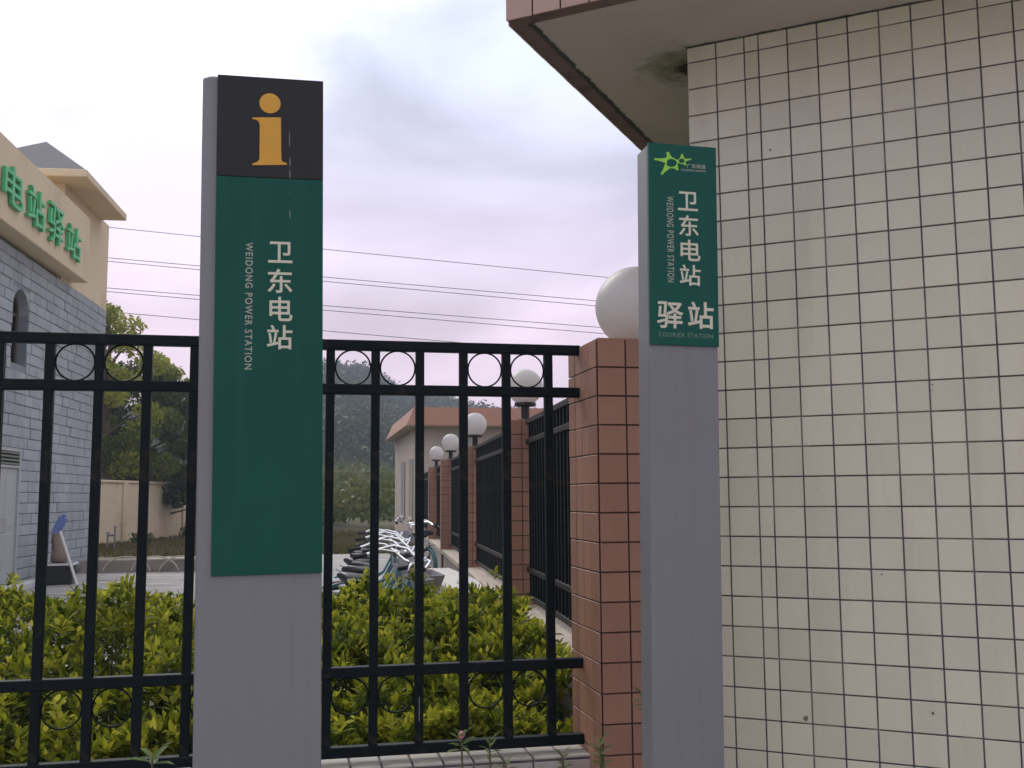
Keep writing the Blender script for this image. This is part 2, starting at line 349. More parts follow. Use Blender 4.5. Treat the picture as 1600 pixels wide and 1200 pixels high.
# ------------------------------------------------------------------ tiles
_tm = {}
def tile_mesh(wd, ht, mat, th=.006, c=.0016):
    k = (round(wd, 3), round(ht, 3), mat, th)
    if k not in _tm: _tm[k] = MB().bbox(-wd/2, wd/2, -th, 0, -ht/2, ht/2, c).mesh('tile', M[mat])
    return _tm[k]
def tile_face(parent, base, ux, cols, rows, mat, joint=.008, keep=None, jit=.0008, name='tile'):
    """tiles on a vertical face: base = local matrix whose x runs along the face and -y is the outward normal.
    cols/rows are joint positions. keep(i,j) False -> joined into one leftover part."""
    rest = MB()
    for i in range(len(cols)-1):
        for j in range(len(rows)-1):
            wd, ht = cols[i+1]-cols[i]-joint, rows[j+1]-rows[j]-joint
            if wd < .006 or ht < .006: continue
            cx, cz = (cols[i]+cols[i+1])/2, (rows[j]+rows[j+1])/2
            Mx = base @ Matrix.Translation((cx, random.uniform(-jit, jit), cz)) @ Matrix.Rotation(random.uniform(-.004, .004), 4, 'Z') @ Matrix.Rotation(random.uniform(-.004, .004), 4, 'X')
            if keep is None or keep(i, j): link(name, tile_mesh(wd, ht, mat), parent, Mx)
            else: rest.box(-wd/2, wd/2, -.006, 0, -ht/2, ht/2, Mx)
    if rest.v: tag(rest.build('tile_field', M[mat], parent), kind='stuff')

FH = 85.4; RZF = rad(90-FH)
E1 = Vector((math.cos(RZF), math.sin(RZF), 0))

# ------------------------------------------------------------------ gatehouse (right)
WH = 123.0
wd = Vector((math.sin(rad(WH)), math.cos(rad(WH)), 0)); RZW = math.atan2(wd.y, wd.x)
gh = empty('gatehouse', TR(1.174, 3.662, 0, RZW), 'cream tiled gatehouse wall under a deep flat roof, filling the right edge', 'building')
SOF = 3.314
MB().box(0, 4.2, 0, 3.0, 0, SOF-.001).build('wall', M['grout'], gh)
cj = [0, .108, .2155, .268]; 
while cj[-1] < 4.1: cj.append(cj[-1]+.1065)
rj = [SOF-.003, 3.25]
while rj[-1] > .15: rj.append(rj[-1]-.1058)
rj = rj[::-1]
cj[0] = -.004
tile_face(gh, Matrix.Identity(4), None, cj, rj, 'tile', joint=.0052, keep=lambda i, j: i < 12 and rj[j+1] > .70)
# left side face (turned away): one tiled field
tile_face(gh, TR(0, 3.0, 0, -math.pi/2), None, list(np.arange(0, 3.0, .107)), rj, 'tile', joint=.0052, keep=lambda i, j: False)
for qx, qz, qr in ((.352, .835, .009), (.76, .885, .005), (.81, 1.965, .003), (.808, 1.945, .002), (.30, 2.86, .004), (.62, 1.33, .003)):
    MB().prism([(qx+qr*random.uniform(.6, 1.1)*math.cos(a), qz+qr*random.uniform(.7, 1.3)*math.sin(a)) for a in np.linspace(0, 2*math.pi, 11, endpoint=False)], -.0082, -.0055).build('blemish', M['mark'], gh)
OV = .53
rf = MB().box(-OV+.007, 4.7, -OV+.007, 3.5, SOF+.012, SOF+.9).build('roof', M['grout_warm'], gh)
# plaster soffit with mould by the wall corner and along the drip edge
def soffit_material():
    m = material('mouldy_soffit_plaster', (.47, .42, .37), .9, .06, 3, .1, 60, dirt=(.20, .175, .12), dscale=1.6, damt=.4, dlo=.54, dhi=.8, fine=.04)
    t = m.node_tree; n, l = t.nodes, t.links; b = n['Principled BSDF']; src = b.inputs['Base Color'].links[0].from_socket
    tcn = n.new('ShaderNodeTexCoord'); sx = n.new('ShaderNodeSeparateXYZ'); l.new(tcn.outputs['Object'], sx.inputs[0])
    nz = n.new('ShaderNodeTexNoise'); nz.inputs['Scale'].default_value = 16; nz.inputs['Detail'].default_value = 8; nz.inputs['Roughness'].default_value = .65; l.new(tcn.outputs['Object'], nz.inputs['Vector'])
    def mth(op, a, b_=0.0):
        x = n.new('ShaderNodeMath'); x.operation = op
        for i, q in enumerate((a, b_)):
            if isinstance(q, (int, float)): x.inputs[i].default_value = q
            else: l.new(q, x.inputs[i])
        return x.outputs[0]
    def rng_(v, lo, hi, a, b_):
        x = n.new('ShaderNodeMapRange'); x.interpolation_type = 'SMOOTHSTEP'
        for i, q in enumerate((lo, hi, a, b_)): x.inputs[i+1].default_value = q
        l.new(v, x.inputs[0]); return x.outputs[0]
    def blot(cx, cy, r):
        d = n.new('ShaderNodeVectorMath'); d.operation = 'DISTANCE'; cmb = n.new('ShaderNodeCombineXYZ'); l.new(sx.outputs[0], cmb.inputs[0]); l.new(sx.outputs[1], cmb.inputs[1])
        d.inputs[1].default_value = (cx, cy, 0); l.new(cmb.outputs[0], d.inputs[0]); return rng_(d.outputs['Value'], 0, r, 1, 0)
    ns = nz.outputs[0]
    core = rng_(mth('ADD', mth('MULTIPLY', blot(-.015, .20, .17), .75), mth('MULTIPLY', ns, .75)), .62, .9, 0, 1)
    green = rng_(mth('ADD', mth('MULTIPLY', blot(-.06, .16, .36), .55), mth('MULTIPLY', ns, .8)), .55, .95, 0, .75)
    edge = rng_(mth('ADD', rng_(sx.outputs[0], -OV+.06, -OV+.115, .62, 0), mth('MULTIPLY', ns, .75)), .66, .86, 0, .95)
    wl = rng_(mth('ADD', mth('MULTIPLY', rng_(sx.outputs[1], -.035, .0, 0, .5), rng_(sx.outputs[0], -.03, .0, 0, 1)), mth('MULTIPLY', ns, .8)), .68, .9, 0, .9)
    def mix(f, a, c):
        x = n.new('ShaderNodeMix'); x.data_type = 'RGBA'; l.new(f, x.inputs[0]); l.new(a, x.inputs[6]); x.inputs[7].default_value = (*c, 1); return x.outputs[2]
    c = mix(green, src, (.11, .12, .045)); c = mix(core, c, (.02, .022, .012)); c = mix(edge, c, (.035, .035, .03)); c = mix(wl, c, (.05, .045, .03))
    l.new(c, b.inputs['Base Color']); return m
MB().box(-OV+.062, 4.6, -OV+.062, 3.4, SOF, SOF+.0125).build('soffit', soffit_material(), gh)
dm = material('stained_drip_edge', (.16, .105, .09), .85, .25, 8, .2, 60, dirt=(.03, .03, .025), dscale=12, damt=.8)
M['drip'] = dm
de = MB(); de.bbox(-OV+.008, 4.7, -OV+.008, -OV+.064, SOF-.008, SOF+.0115, .002); de.bbox(-OV+.008, -OV+.064, -OV+.065, 3.5, SOF-.008, SOF+.0115, .002)
de.build('drip_edge', M['drip'], gh)
fr = [SOF-.012+.105*k for k in range(9)]
tile_face(gh, TR(-OV+.004, -OV+.004, 0), None, [.108*k for k in range(40)], fr, 'tile_pink', joint=.006, keep=lambda i, j: i < 6 and j < 2, name='fascia_tile')
tile_face(gh, TR(-OV+.004, 3.5, 0, -math.pi/2), None, [.108*k for k in range(38)], fr, 'tile_pink', joint=.006, keep=lambda i, j: False, name='fascia_tile')
# ------------------------------------------------------------------ corner pillar with globe
PW, PD, PT = .325, .375, 2.172
pil = empty('tiled_pillar', TR(.789, 3.631, 0, RZF), 'nearest terracotta tiled pillar, where the front fence meets the right post', 'pillar', 'terracotta tiled pillars')
MB().box(.004, PW-.004, .004, PD-.004, 0, PT-.004).build('core', M['grout_warm'], pil)
prow = [PT]
while prow[-1] > .1: prow.append(prow[-1]-.1055)
prow = prow[::-1]
pc = [0, .108, .2165, PW]; pd_ = [0, .094, .1875, .281, PD]
tile_face(pil, Matrix.Identity(4), None, pc, prow, 'tile_orange', joint=.0055)
tile_face(pil, TR(0, PD, 0, -math.pi/2), None, pd_, prow, 'tile_orange', joint=.004)
tile_face(pil, TR(PW, 0, 0, math.pi/2), None, pd_, prow, 'tile_orange', joint=.007, keep=lambda i, j: False)
tile_face(pil, TR(PW, PD, 0, math.pi), None, pc, prow, 'tile_orange', joint=.007, keep=lambda i, j: False)
MB().bbox(.004, PW-.004, .004, PD-.004, PT-.004, PT+.004, .003).build('cap', M['tile_orange'], pil)

def globe_lamp(x, y, z, zt, label, r=.135):
    t_ = empty('globe_lamp', TR(x, y, z), label, 'lamp', 'white globe lamps on the pillars')
    h = zt-z   # centre height above the pillar top
    prof = [(r*math.sin(a)*1.0, h-r*math.cos(a)) for a in np.linspace(.42, math.pi, 20)]
    prof[-1] = (.002, h+r)
    MB().lathe(prof, 32).build('globe', M['opal'], t_, smooth=True)
    b0 = h-r*math.cos(.42)
    MB().lathe([(.078, b0-.022), (.082, b0-.016), (.082, b0+.004), (.05, b0+.006)], 24).build('collar', M['neck'], t_)
    if b0 > .04: MB().lathe([(.06, 0), (.06, min(.012, b0*.2)), (.032, min(.02, b0*.3)), (.032, b0-.02)], 16).build('neck', M['neck'], t_)
    return t_
gc = pil.matrix_world @ Vector((PW/2, PD/2, 0))
globe_lamp(gc.x+.055, gc.y, PT+.004, 2.328, 'largest white globe lamp, on the nearest pillar beside the right post', .158)

# ------------------------------------------------------------------ side fence with pillars and lamps
PY = [7.62, 11.65, 15.60, 19.45]
ords = ['second', 'third', 'fourth', 'farthest']
PXC, SW = 1.10, .29
PT2 = 2.16
srow = [PT2]
while srow[-1] > .86: srow.append(srow[-1]-.1055)
srow = srow[::-1]
for k, y in enumerate(PY):
    p = empty('tiled_pillar', TR(PXC-SW/2, y-SW/2, 0), '%s terracotta tiled pillar along the receding side fence' % ('farthest' if k == 3 else ords[k]+' nearest'), 'pillar', 'terracotta tiled pillars')
    MB().box(.003, SW-.003, .003, SW-.003, .2, PT2-.003).build('core', M['grout_warm'], p)
    cc = [0, .097, .193, SW]
    tile_face(p, Matrix.Identity(4), None, cc, srow, 'tile_orange', joint=.006)
    tile_face(p, TR(0, SW, 0, -math.pi/2), None, cc, srow, 'tile_orange', joint=.006)
    tile_face(p, TR(SW, 0, 0, math.pi/2), None, cc, srow, 'tile_orange', joint=.006, keep=lambda i, j: False)
    MB().bbox(.003, SW-.003, .003, SW-.003, PT2-.004, PT2+.004, .003).build('cap', M['tile_orange'], p)
    globe_lamp(PXC, y, PT2+.004, 2.42, 'white globe lamp on the %s pillar of the receding fence' % ('farthest' if k == 3 else ords[k]+' nearest'))
# base wall with coping
bw = empty('fence_base_wall', TR(PXC, 4.15, 0), 'low rendered base wall with pale coping under the receding side fence', 'wall')
MB().box(-.12, .12, 0, 22, .1, .755).build('wall_face', M['render_wall'], bw)
yy = 0
while yy < 22:
    ln = 1.0; MB().bbox(-.145, .145, yy+.003, yy+ln-.003, .755, .82, .006).build('coping_stone', M['coping'], bw); yy += ln

def ring_mesh(r, t_=.0033):
    return MB().tube([(r*math.cos(a), 0, r*math.sin(a)) for a in np.linspace(0, 2*math.pi, 32, endpoint=False)], t_, 6, closed=True)
RINGM = ring_mesh(.0645).mesh('ring', M['iron'], True)
def bar_mesh(z0, z1, a=.015, mat='iron'): return MB().bbox(-a, a, -a, a, z0, z1, .002).mesh('bar', M[mat])
SB = bar_mesh(.86, 2.13, .014, 'iron')
starts = [4.09]+[y+SW/2 for y in PY]; ends = [y-SW/2 for y in PY]+[25.5]
nm = ['first', 'second', 'third', 'fourth', 'last']
for k, (a, b_) in enumerate(zip(starts, ends)):
    fe = empty('side_fence_panel', TR(PXC, a, 0), 'black iron bar panel of the receding side fence, %s from the corner pillar' % nm[k], 'fence', 'side fence panels')
    ln = b_-a
    for z in (2.145, 2.0, 1.075, .885): MB().bbox(-.021, .021, .001, ln-.001, z-.018, z+.018, .002).build('rail', M['iron_worn'], fe)
    n_ = max(2, round(ln/.115)); 
    for i in range(1, n_):
        link('bar', SB, fe, Matrix.Translation((0, i*ln/n_, 0)))

# ------------------------------------------------------------------ front fence and plinth
FQ = Vector((.645, 3.853, 0))
ff = empty('front_fence', TR(FQ.x, FQ.y, 0, RZF), 'black iron fence with ring ornaments behind the information post', 'fence')
SX1 = (pil.matrix_world.translation-FQ).dot(E1)-.001
SX0 = -3.2
bars = [-.1645*k for k in range(6)]+[-.985, -1.143, -1.301, -1.460, -1.620, -1.783, -1.945, -2.107, -2.27, -2.43, -2.59, -2.75, -2.91, -3.07]
FB = bar_mesh(.715, 2.150, .0155)
for z, nme in ((2.159, 'rail'), (1.995, 'rail'), (.980, 'rail'), (.705, 'rail')):
    MB().bbox(SX0, SX1, -.0195, .0195, z-.0185, z+.0185, .003).build('rail', M['iron'], ff)
for s in bars: link('bar', FB, ff, Matrix.Translation((s, 0, 0)))
for i in range(len(bars)-1):
    if i % 3 == 2: continue
    c = (bars[i]+bars[i+1])/2
    link('ring', RINGM, ff, Matrix.Translation((c, 0, 2.077)))
    link('ring', RINGM, ff, Matrix.Translation((c, 0, .896)))
MB().bbox(-.4955, -.4915, -.0162, -.0150, .80, .885, .0004).build('paint_scratch', M['scratch'], ff)
pl = empty('plinth_wall', TR(FQ.x, FQ.y, 0, RZF), 'low pale tiled plinth wall under the front fence', 'wall')
MB().box(SX0, SX1, -.085, .085, 0, .66).build('core', M['grout'], pl)
cols = list(np.arange(SX1, SX0, -.108))[::-1]
rr = [.672-.1058*k for k in range(7)][::-1]; rr[-1] = .655
tile_face(pl, TR(0, -.085, 0), None, cols, rr, 'plinth', joint=.007, keep=lambda i, j: j >= 4)
for i in range(len(cols)-1):
    link('cap_tile', tile_mesh(.1, .182, 'plinth', .008), pl, Matrix.Translation(((cols[i]+cols[i+1])/2, -.0, .66)) @ Matrix.Rotation(-math.pi/2, 4, 'X'))

# ------------------------------------------------------------------ sign posts
def text_mesh(body, bold, extrude=0):
    cu = bpy.data.curves.new('text', 'FONT'); cu.body = body; cu.size = 1; cu.resolution_u = 6; cu.space_character = 1.0 if len(body) < 6 else 1.22; cu.space_word = 1.0
    cu.extrude = extrude; cu.bevel_depth = bold; cu.bevel_resolution = 0; cu.fill_mode = 'FRONT' if not extrude else 'BOTH'
    o = bpy.data.objects.new('text', cu); COL.objects.link(o)
    bpy.context.view_layer.update()
    me = bpy.data.meshes.new_from_object(o.evaluated_get(bpy.context.evaluated_depsgraph_get())); bpy.data.objects.remove(o)
    return me
def fit_text(name, parent, body, rect, mat, depth=.0005, rot=0, offset=.02, y=0.0, solid=False):
    """letter shapes scaled into rect (x0,x1,z0,z1) of a sign plane, standing proud of it by depth"""
    me = text_mesh(body, offset, .05 if solid else 0); me.materials.clear(); me.materials.append(mat)
    co = np.empty(len(me.vertices)*3); me.vertices.foreach_get('co', co); co = co.reshape(-1, 3)
    a, b_, c_ = co[:, 0].copy(), co[:, 1].copy(), co[:, 2].copy()
    if rot: a, b_ = b_.copy(), -a.copy()      # reading downwards
    x0, x1, z0, z1 = rect
    a = x0+(a-a.min())/(a.max()-a.min())*(x1-x0); b_ = z0+(b_-b_.min())/(b_.max()-b_.min())*(z1-z0)
    lo_ = c_.min() if solid else min(0, c_.min())
    c_ = y-depth*(c_-lo_)/(c_.max()-lo_+1e-9)
    me.vertices.foreach_set('co', np.stack([a, c_, b_], -1).ravel())
    me.polygons.foreach_set('use_smooth', [False]*len(me.polygons)); me.update(); me.name = name
    return link(name, me, parent)
def local_rect(root, P, x0, y0, x1, y1):
    inv = root.matrix_world.inverted()
    a = inv @ on_vertical(x0, y0, P, FH); b_ = inv @ on_vertical(x1, y1, P, FH); c_ = inv @ on_vertical(x0, y1, P, FH); d_ = inv @ on_vertical(x1, y0, P, FH)
    return ((a.x+c_.x)/2, (b_.x+d_.x)/2, (b_.z+c_.z)/2, (a.z+d_.z)/2)
def lp(root, P, x, y):
    q = root.matrix_world.inverted() @ on_vertical(x, y, P, FH); return q.x, q.z

# left information post
P1 = Vector((-.286, 2.797, 0))
lo = P1+E1*(-.0063)
ip = empty('information_post', TR(lo.x, lo.y, 0, RZF, -.0111), 'tall grey post with a green panel and a large orange letter i', 'sign', 'grey sign posts')
H1 = 2.758
def post_body(root, x0, x1, dp, h, rl, rr_):
    """plan outline with rounded vertical corners, extruded upwards"""
    pts = []
    def arc(cx, cy, r_, a0, a1, n=6):
        for a in np.linspace(a0, a1, n): pts.append((cx+r_*math.cos(a), cy+r_*math.sin(a)))
    arc(x0+rl, .006+rl, rl, math.pi, 1.5*math.pi); arc(x1-rr_, .006+rr_, rr_, 1.5*math.pi, 2*math.pi)
    arc(x1-rr_, dp-rr_, rr_, 0, .5*math.pi); arc(x0+rl, dp-rl, rl, .5*math.pi, math.pi)
    n = len(pts); mb = MB(); ins = .006
    cx, cy = (x0+x1)/2, dp/2
    top = [(cx+(x-cx)*(1-ins/(x1-x0)*2), cy+(y-cy)*(1-ins/dp*2)) for x, y in pts]
    mb.add([(x, y, 0) for x, y in pts]+[(x, y, h-ins) for x, y in pts]+[(x, y, h) for x, y in top],
           [(i, (i+1) % n, n+(i+1) % n, n+i) for i in range(n)]+[(n+i, n+(i+1) % n, 2*n+(i+1) % n, 2*n+i) for i in range(n)]+[tuple(2*n+i for i in range(n)), tuple(range(n))[::-1]])
    me = mb.mesh('body', M['post']); 
    return link('post_body', me, root)
post_body(ip, -.163, .1625, .12, H1, .022, .004)
MB().bbox(-.30, .30, -.08, .26, .0, .05, .01).build('base_plate', M['post'], ip)
zs = lp(ip, P1, 420, 278)[1]; zb = lp(ip, P1, 415, 898)[1]
MB().bbox(-.1215, .1635, -.002, .006, zb, zs-.0006, .001).build('green_panel', M['green'], ip)
MB().bbox(-.1215, .1635, -.002, .006, zs+.0006, H1+.001, .001).build('black_panel', M['black_film'], ip)
YF = -.002
# letter i
cx, cz = lp(ip, P1, 422, 162); r_ = .0285
di = MB(); n_ = 36
di.prism([(cx+r_*math.cos(2*math.pi*k/n_), cz+r_*math.sin(2*math.pi*k/n_)) for k in range(n_)][::1], YF-.0012, YF)
di.build('letter_i_dot', M['orange_film'], ip)
ipts = [(394.5, 184), (404, 184), (439, 184), (439.5, 248), (441, 253), (448, 255.5), (448.5, 258), (394.5, 258.5), (394.5, 256), (402, 253.5), (405.5, 249), (406, 195), (404, 190), (400, 187.3), (394.5, 186.8)]
st = MB(); st.prism([lp(ip, P1, *q) for q in ipts][::-1], YF-.0012, YF); st.build('letter_i_stem', M['orange_film'], ip)
for ch, rc in zip('卫东电站', ((419, 378, 457, 411), (418, 420, 457, 458), (421, 464, 457, 502), (417, 508, 457, 546))):
    fit_text('character', ip, ch, local_rect(ip, P1, *rc), M['letter'], offset=.013, y=YF)
fit_text('lettering', ip, 'WEIDONG POWER STATION', local_rect(ip, P1, 383, 379, 394.5, 577.5), M['letter_dim'], rot=1, offset=.012, y=YF)
for k, (xx, y0, y1, ww) in enumerate(((452.5, 205, 231, .9), (453, 246, 262, 1.1), (453, 264, 281, .9), (453, 300, 304, .5), (453, 327, 342, 1.0))):
    q = [lp(ip, P1, xx-ww*.4, y0), lp(ip, P1, xx+ww*.5, y0+2), lp(ip, P1, xx+ww, (y0+y1)/2), lp(ip, P1, xx+ww*.3, y1), lp(ip, P1, xx-ww*.6, y1-3), lp(ip, P1, xx-ww, (y0+y1)/2+1)]
    MB().prism(q[::-1], YF-.0004, YF+.0004).build('scratch', M['scratch'], ip)

# right sign post
P2 = Vector((.933, 3.074, 0))
lo = P2+E1*(-.0117)
sp = empty('station_post', TR(lo.x, lo.y, 0, RZF, .0132), 'narrower grey post with a green panel and lime logo, before the tiled pillar', 'sign', 'grey sign posts')
H2 = 2.712
post_body(sp, -.1145, .1145, .11, H2, .010, .004)
MB().bbox(-.24, .24, -.08, .22, .0, .05, .01).build('base_plate', M['post'], sp)
zb = lp(sp, P2, 1068, 540)[1]
MB().bbox(-.1135, .1155, -.002, .006, zb, H2+.002, .001).build('green_panel', M['green2'], sp)
for ch, rc in zip('卫东电站', ((1058.6, 300, 1090, 329.5), (1060.5, 336.5, 1091.3, 369), (1063, 375, 1094, 408), (1061.6, 414, 1094.6, 446.6))):
    fit_text('character', sp, ch, local_rect(sp, P2, *rc), M['letter'], offset=.013, y=YF)
for ch, rc in zip('驿站', ((1026.5, 471.5, 1067.6, 513), (1074.5, 472, 1115, 514))):
    fit_text('character', sp, ch, local_rect(sp, P2, *rc), M['letter'], offset=.016, y=YF)
fit_text('lettering', sp, 'WEIDONG POWER STATION', local_rect(sp, P2, 1042, 307, 1052.5, 441), M['letter_dim'], rot=1, offset=.01, y=YF)
fit_text('lettering', sp, 'COURIER STATION', local_rect(sp, P2, 1029, 520.5, 1113.5, 527.5), M['letter_faint'], offset=.01, y=YF)
fit_text('lettering', sp, '广东绿道', local_rect(sp, P2, 1072.5, 257, 1102.4, 263.6), M['letter_dim'], offset=.015, y=YF)
fit_text('lettering', sp, 'GUANGDONG GREENWAY', local_rect(sp, P2, 1064, 265.3, 1103, 268.4), M['letter_dim'], offset=.01, y=YF)
lg = MB()
Z = lambda zx, zy: lp(sp, P2, 1010+zx/13.333, 225+zy/13.333)
def annulus(cx, cy, rx_, ry_, t_, n=28, lay=0):
    o_ = [Z(cx+(rx_+t_)*math.cos(a), cy+(ry_+t_)*math.sin(a)) for a in np.linspace(0, 2*math.pi, n, endpoint=False)]
    i_ = [Z(cx+rx_*math.cos(a), cy+ry_*math.sin(a)) for a in np.linspace(0, 2*math.pi, n, endpoint=False)]
    y = YF-.0008-lay*.0002
    lg.add([(x, y, z) for x, z in o_]+[(x, y, z) for x, z in i_]+[(x, YF, z) for x, z in o_], [(k, (k+1) % n, n+(k+1) % n, n+k)[::-1] for k in range(n)]+[(k, 2*n+k, 2*n+(k+1) % n, (k+1) % n)[::-1] for k in range(n)])
def arm(x0, y0, x1, y1, w0, w1, lay):
    d = Vector((x1-x0, y1-y0)); L_ = d.length; d /= L_; p = Vector((-d.y, d.x)); A, B = [], []
    for f in np.linspace(0, 1, 7):
        w_ = w1+(w0-w1)*(1-f)**2.2
        c = Vector((x0, y0))+d*L_*f; A.append(Z(*(c+p*w_))); B.append(Z(*(c-p*w_)))
    lg.prism([q for q in (A+B[::-1])][::-1], YF-.0008-lay*.0002, YF)
annulus(515, 402, 108, 84, 26, lay=1); annulus(725, 358, 62, 46, 18, lay=2)
for k, a in enumerate(((425, 350, 160, 320, 70, 20), (475, 318, 432, 175, 75, 28), (425, 480, 305, 640, 70, 24), (600, 478, 650, 552, 60, 20), (735, 308, 735, 215, 55, 18), (788, 345, 925, 325, 40, 12), (770, 400, 815, 450, 40, 16), (620, 375, 668, 362, 38, 28))):
    arm(*a, 3+k)
lg.build('logo', M['lime'], sp)

# ------------------------------------------------------------------ left stone building
LX = -5.5
lb = empty('stone_building', TR(LX, 21.4, 0), 'grey stone building with cream sign band and green characters, left edge', 'building')
# local: x towards the lane, y = world y - 21.4
ST = .168; STL = .40
stones = []
arch = (16.11-21.4, 16.83-21.4, 3.67, 4.84)    # y0,y1,z0,ztop
door = (15.45-21.4, 16.76-21.4, .2, 2.38)
def in_open(y0, y1, z0, z1):
    a = (y0+y1)/2; c = (z0+z1)/2
    if door[0] < a < door[1] and c < door[3]: return True
    if arch[0] < a < arch[1] and arch[2] < c < arch[3]-.36: return True
    if c >= arch[3]-.36 and c < arch[3] and (a-(arch[0]+arch[1])/2)**2+(c-(arch[3]-.36))**2 < .36**2: return True
    return False
def clip_open(y0, y1, z0, z1):
    """trim a stone so it does not run into the door or the window"""
    segs = [(y0, y1)]
    for o in ((door[0], door[1], door[2], door[3]), (arch[0], arch[1], arch[2], arch[3])):
        if z1 > o[2]+.01 and z0 < o[3]-.01:
            new = []
            for a, b_ in segs:
                if b_ <= o[0] or a >= o[1]: new.append((a, b_))
                else:
                    if a < o[0]: new.append((a, o[0]))
                    if b_ > o[1]: new.append((o[1], b_))
            segs = new
    return [s for s in segs if s[1]-s[0] > .05]
core = MB(); core.box(-6, -.22, -14, -.03, 0, 5.40)
yb = [-14, door[0], arch[0], door[1], arch[1], -.03]; yb.sort(); zb_ = [0, door[3], arch[2], arch[3], 5.40]
for i in range(len(yb)-1):
    for j in range(len(zb_)-1):
        a, c = (yb[i]+yb[i+1])/2, (zb_[j]+zb_[j+1])/2
        if (door[0] < a < door[1] and c < door[3]) or (arch[0] < a < arch[1] and arch[2] < c < arch[3]): continue
        core.box(-.2195, -.004, yb[i], yb[i+1], zb_[j], zb_[j+1])
core.build('wall', M['mortar'], lb)
yc = (arch[0]+arch[1])/2; hw = (arch[1]-arch[0])/2; zc = arch[3]-hw
for sgn in (-1, 1):       # stones cut to the arch
    pts = [(yc+sgn*hw, arch[3])]+[(yc+sgn*hw*math.cos(a), zc+hw*math.sin(a)) for a in np.linspace(0, math.pi/2, 9)]
    mb_ = MB(); n_ = len(pts); f_ = [tuple(range(n_)), tuple(range(n_, 2*n_))[::-1]]+[(i, i+n_, (i+1) % n_+n_, (i+1) % n_) for i in range(n_)]
    mb_.add([(.008, y, z) for y, z in pts]+[(-.219, y, z) for y, z in pts], f_ if sgn > 0 else [q[::-1] for q in f_]); mb_.build('arch_stone', M['stone'], lb)
z = .2; r = 0
while z < 5.39:
    z1 = min(z+ST, 5.40); y = 0
    first = True
    while y > -11:
        ln = random.uniform(.28, .46) if not (first and r % 2) else .2
        first = False
        for a, b_ in clip_open(y-ln, y, z, z1): stones.append((a, b_, z, z1))
        y -= ln
    z = z1; r += 1
stones.sort(key=lambda s: s[0])            # nearest first
vis = [s for s in stones if s[1]+21.4 > 15.3]
keep = set(id(s) for s in vis[:300])
rest = MB(); meshes = {}
for s in stones:
    a, b_, z0, z1 = s; ln = round((b_-a)/.02)*.02; ht = z1-z0
    px_ = random.uniform(-.006, .010)
    if id(s) in keep:
        k = (round(ln, 2), round(ht, 3))
        if k not in meshes: meshes[k] = MB().bbox(-.04, .012, -(ln/2-.006), ln/2-.006, -(ht/2-.006), ht/2-.006, .007).mesh('stone', M['stone'])
        link('stone', meshes[k], lb, TR(px_, (a+b_)/2, (z0+z1)/2, random.uniform(-.012, .012)))
    else: rest.bbox(-.04+px_, .012+px_, a+.006, b_-.006, z0+.006, z1-.006, .006)
# gable end (facing away from the lane mouth) and other leftovers
tag(rest.build('stone_field', M['stone'], lb), kind='stuff')
MB().box(-6, 0, -.028, 0, 0, 5.40).build('end_wall', M['stone'], lb)
# arched window
wn = MB()
pts = [(arch[0], arch[2]), (arch[1], arch[2])]+[(yc+hw*math.cos(a), zc+hw*math.sin(a)) for a in np.linspace(0, math.pi, 14)]
wn.add([(-.20, y, z) for y, z in pts], [tuple(range(len(pts)))])
wo = wn.build('window', M['glass'], lb)
fm = MB()
fm.tube([(-.17, y, z) for y, z in pts], .03, 6, closed=True)
fm.box(-.19, -.15, yc-.02, yc+.02, arch[2], arch[3]-.02); fm.box(-.19, -.151, arch[0], arch[1], zc-.02, zc+.02)
fm.build('frame', M['frame'], wo)
# door with louvre above
do = MB().bbox(-.05, -.012, door[0]+.06, door[1]-.06, G, 2.08, .004).build('door', M['door'], lb)
for y0, y1 in ((door[0]+.16, -5.33), (-5.2, door[1]-.16)):
    for z0, z1 in ((.40, 1.1), (1.2, 1.95)): MB().bbox(-.02, -.004, y0, y1, z0, z1, .006).build('door_panel', M['door'], do)
MB().tube([(-.01, -5.28, 1.12), (.05, -5.28, 1.12), (.05, -5.28, 1.32), (-.01, -5.28, 1.32)], .012, 8).build('handle', M['steel'], do)
df = MB(); df.bbox(-.03, .02, door[0], door[0]+.06, G, door[3], .004); df.bbox(-.03, .02, door[1]-.06, door[1], G, door[3], .004)
df.bbox(-.03, .02, door[0]+.061, door[1]-.061, door[3]-.05, door[3], .004); df.bbox(-.03, .02, door[0]+.061, door[1]-.061, 2.08, 2.12, .004)
df.build('door_frame', M['door'], lb)
lv = MB().box(-.05, -.03, door[0]+.06, door[1]-.06, 2.12, door[3]-.05).build('louvre', M['glass'], lb)
for k in range(4):
    MB().box(-.03, .03, door[0]+.062, door[1]-.062, -.006, .006, Matrix.Translation((0, 0, 2.15+k*.055)) @ Matrix.Rotation(.6, 4, 'Y')).build('slat', M['louvre'], lv)
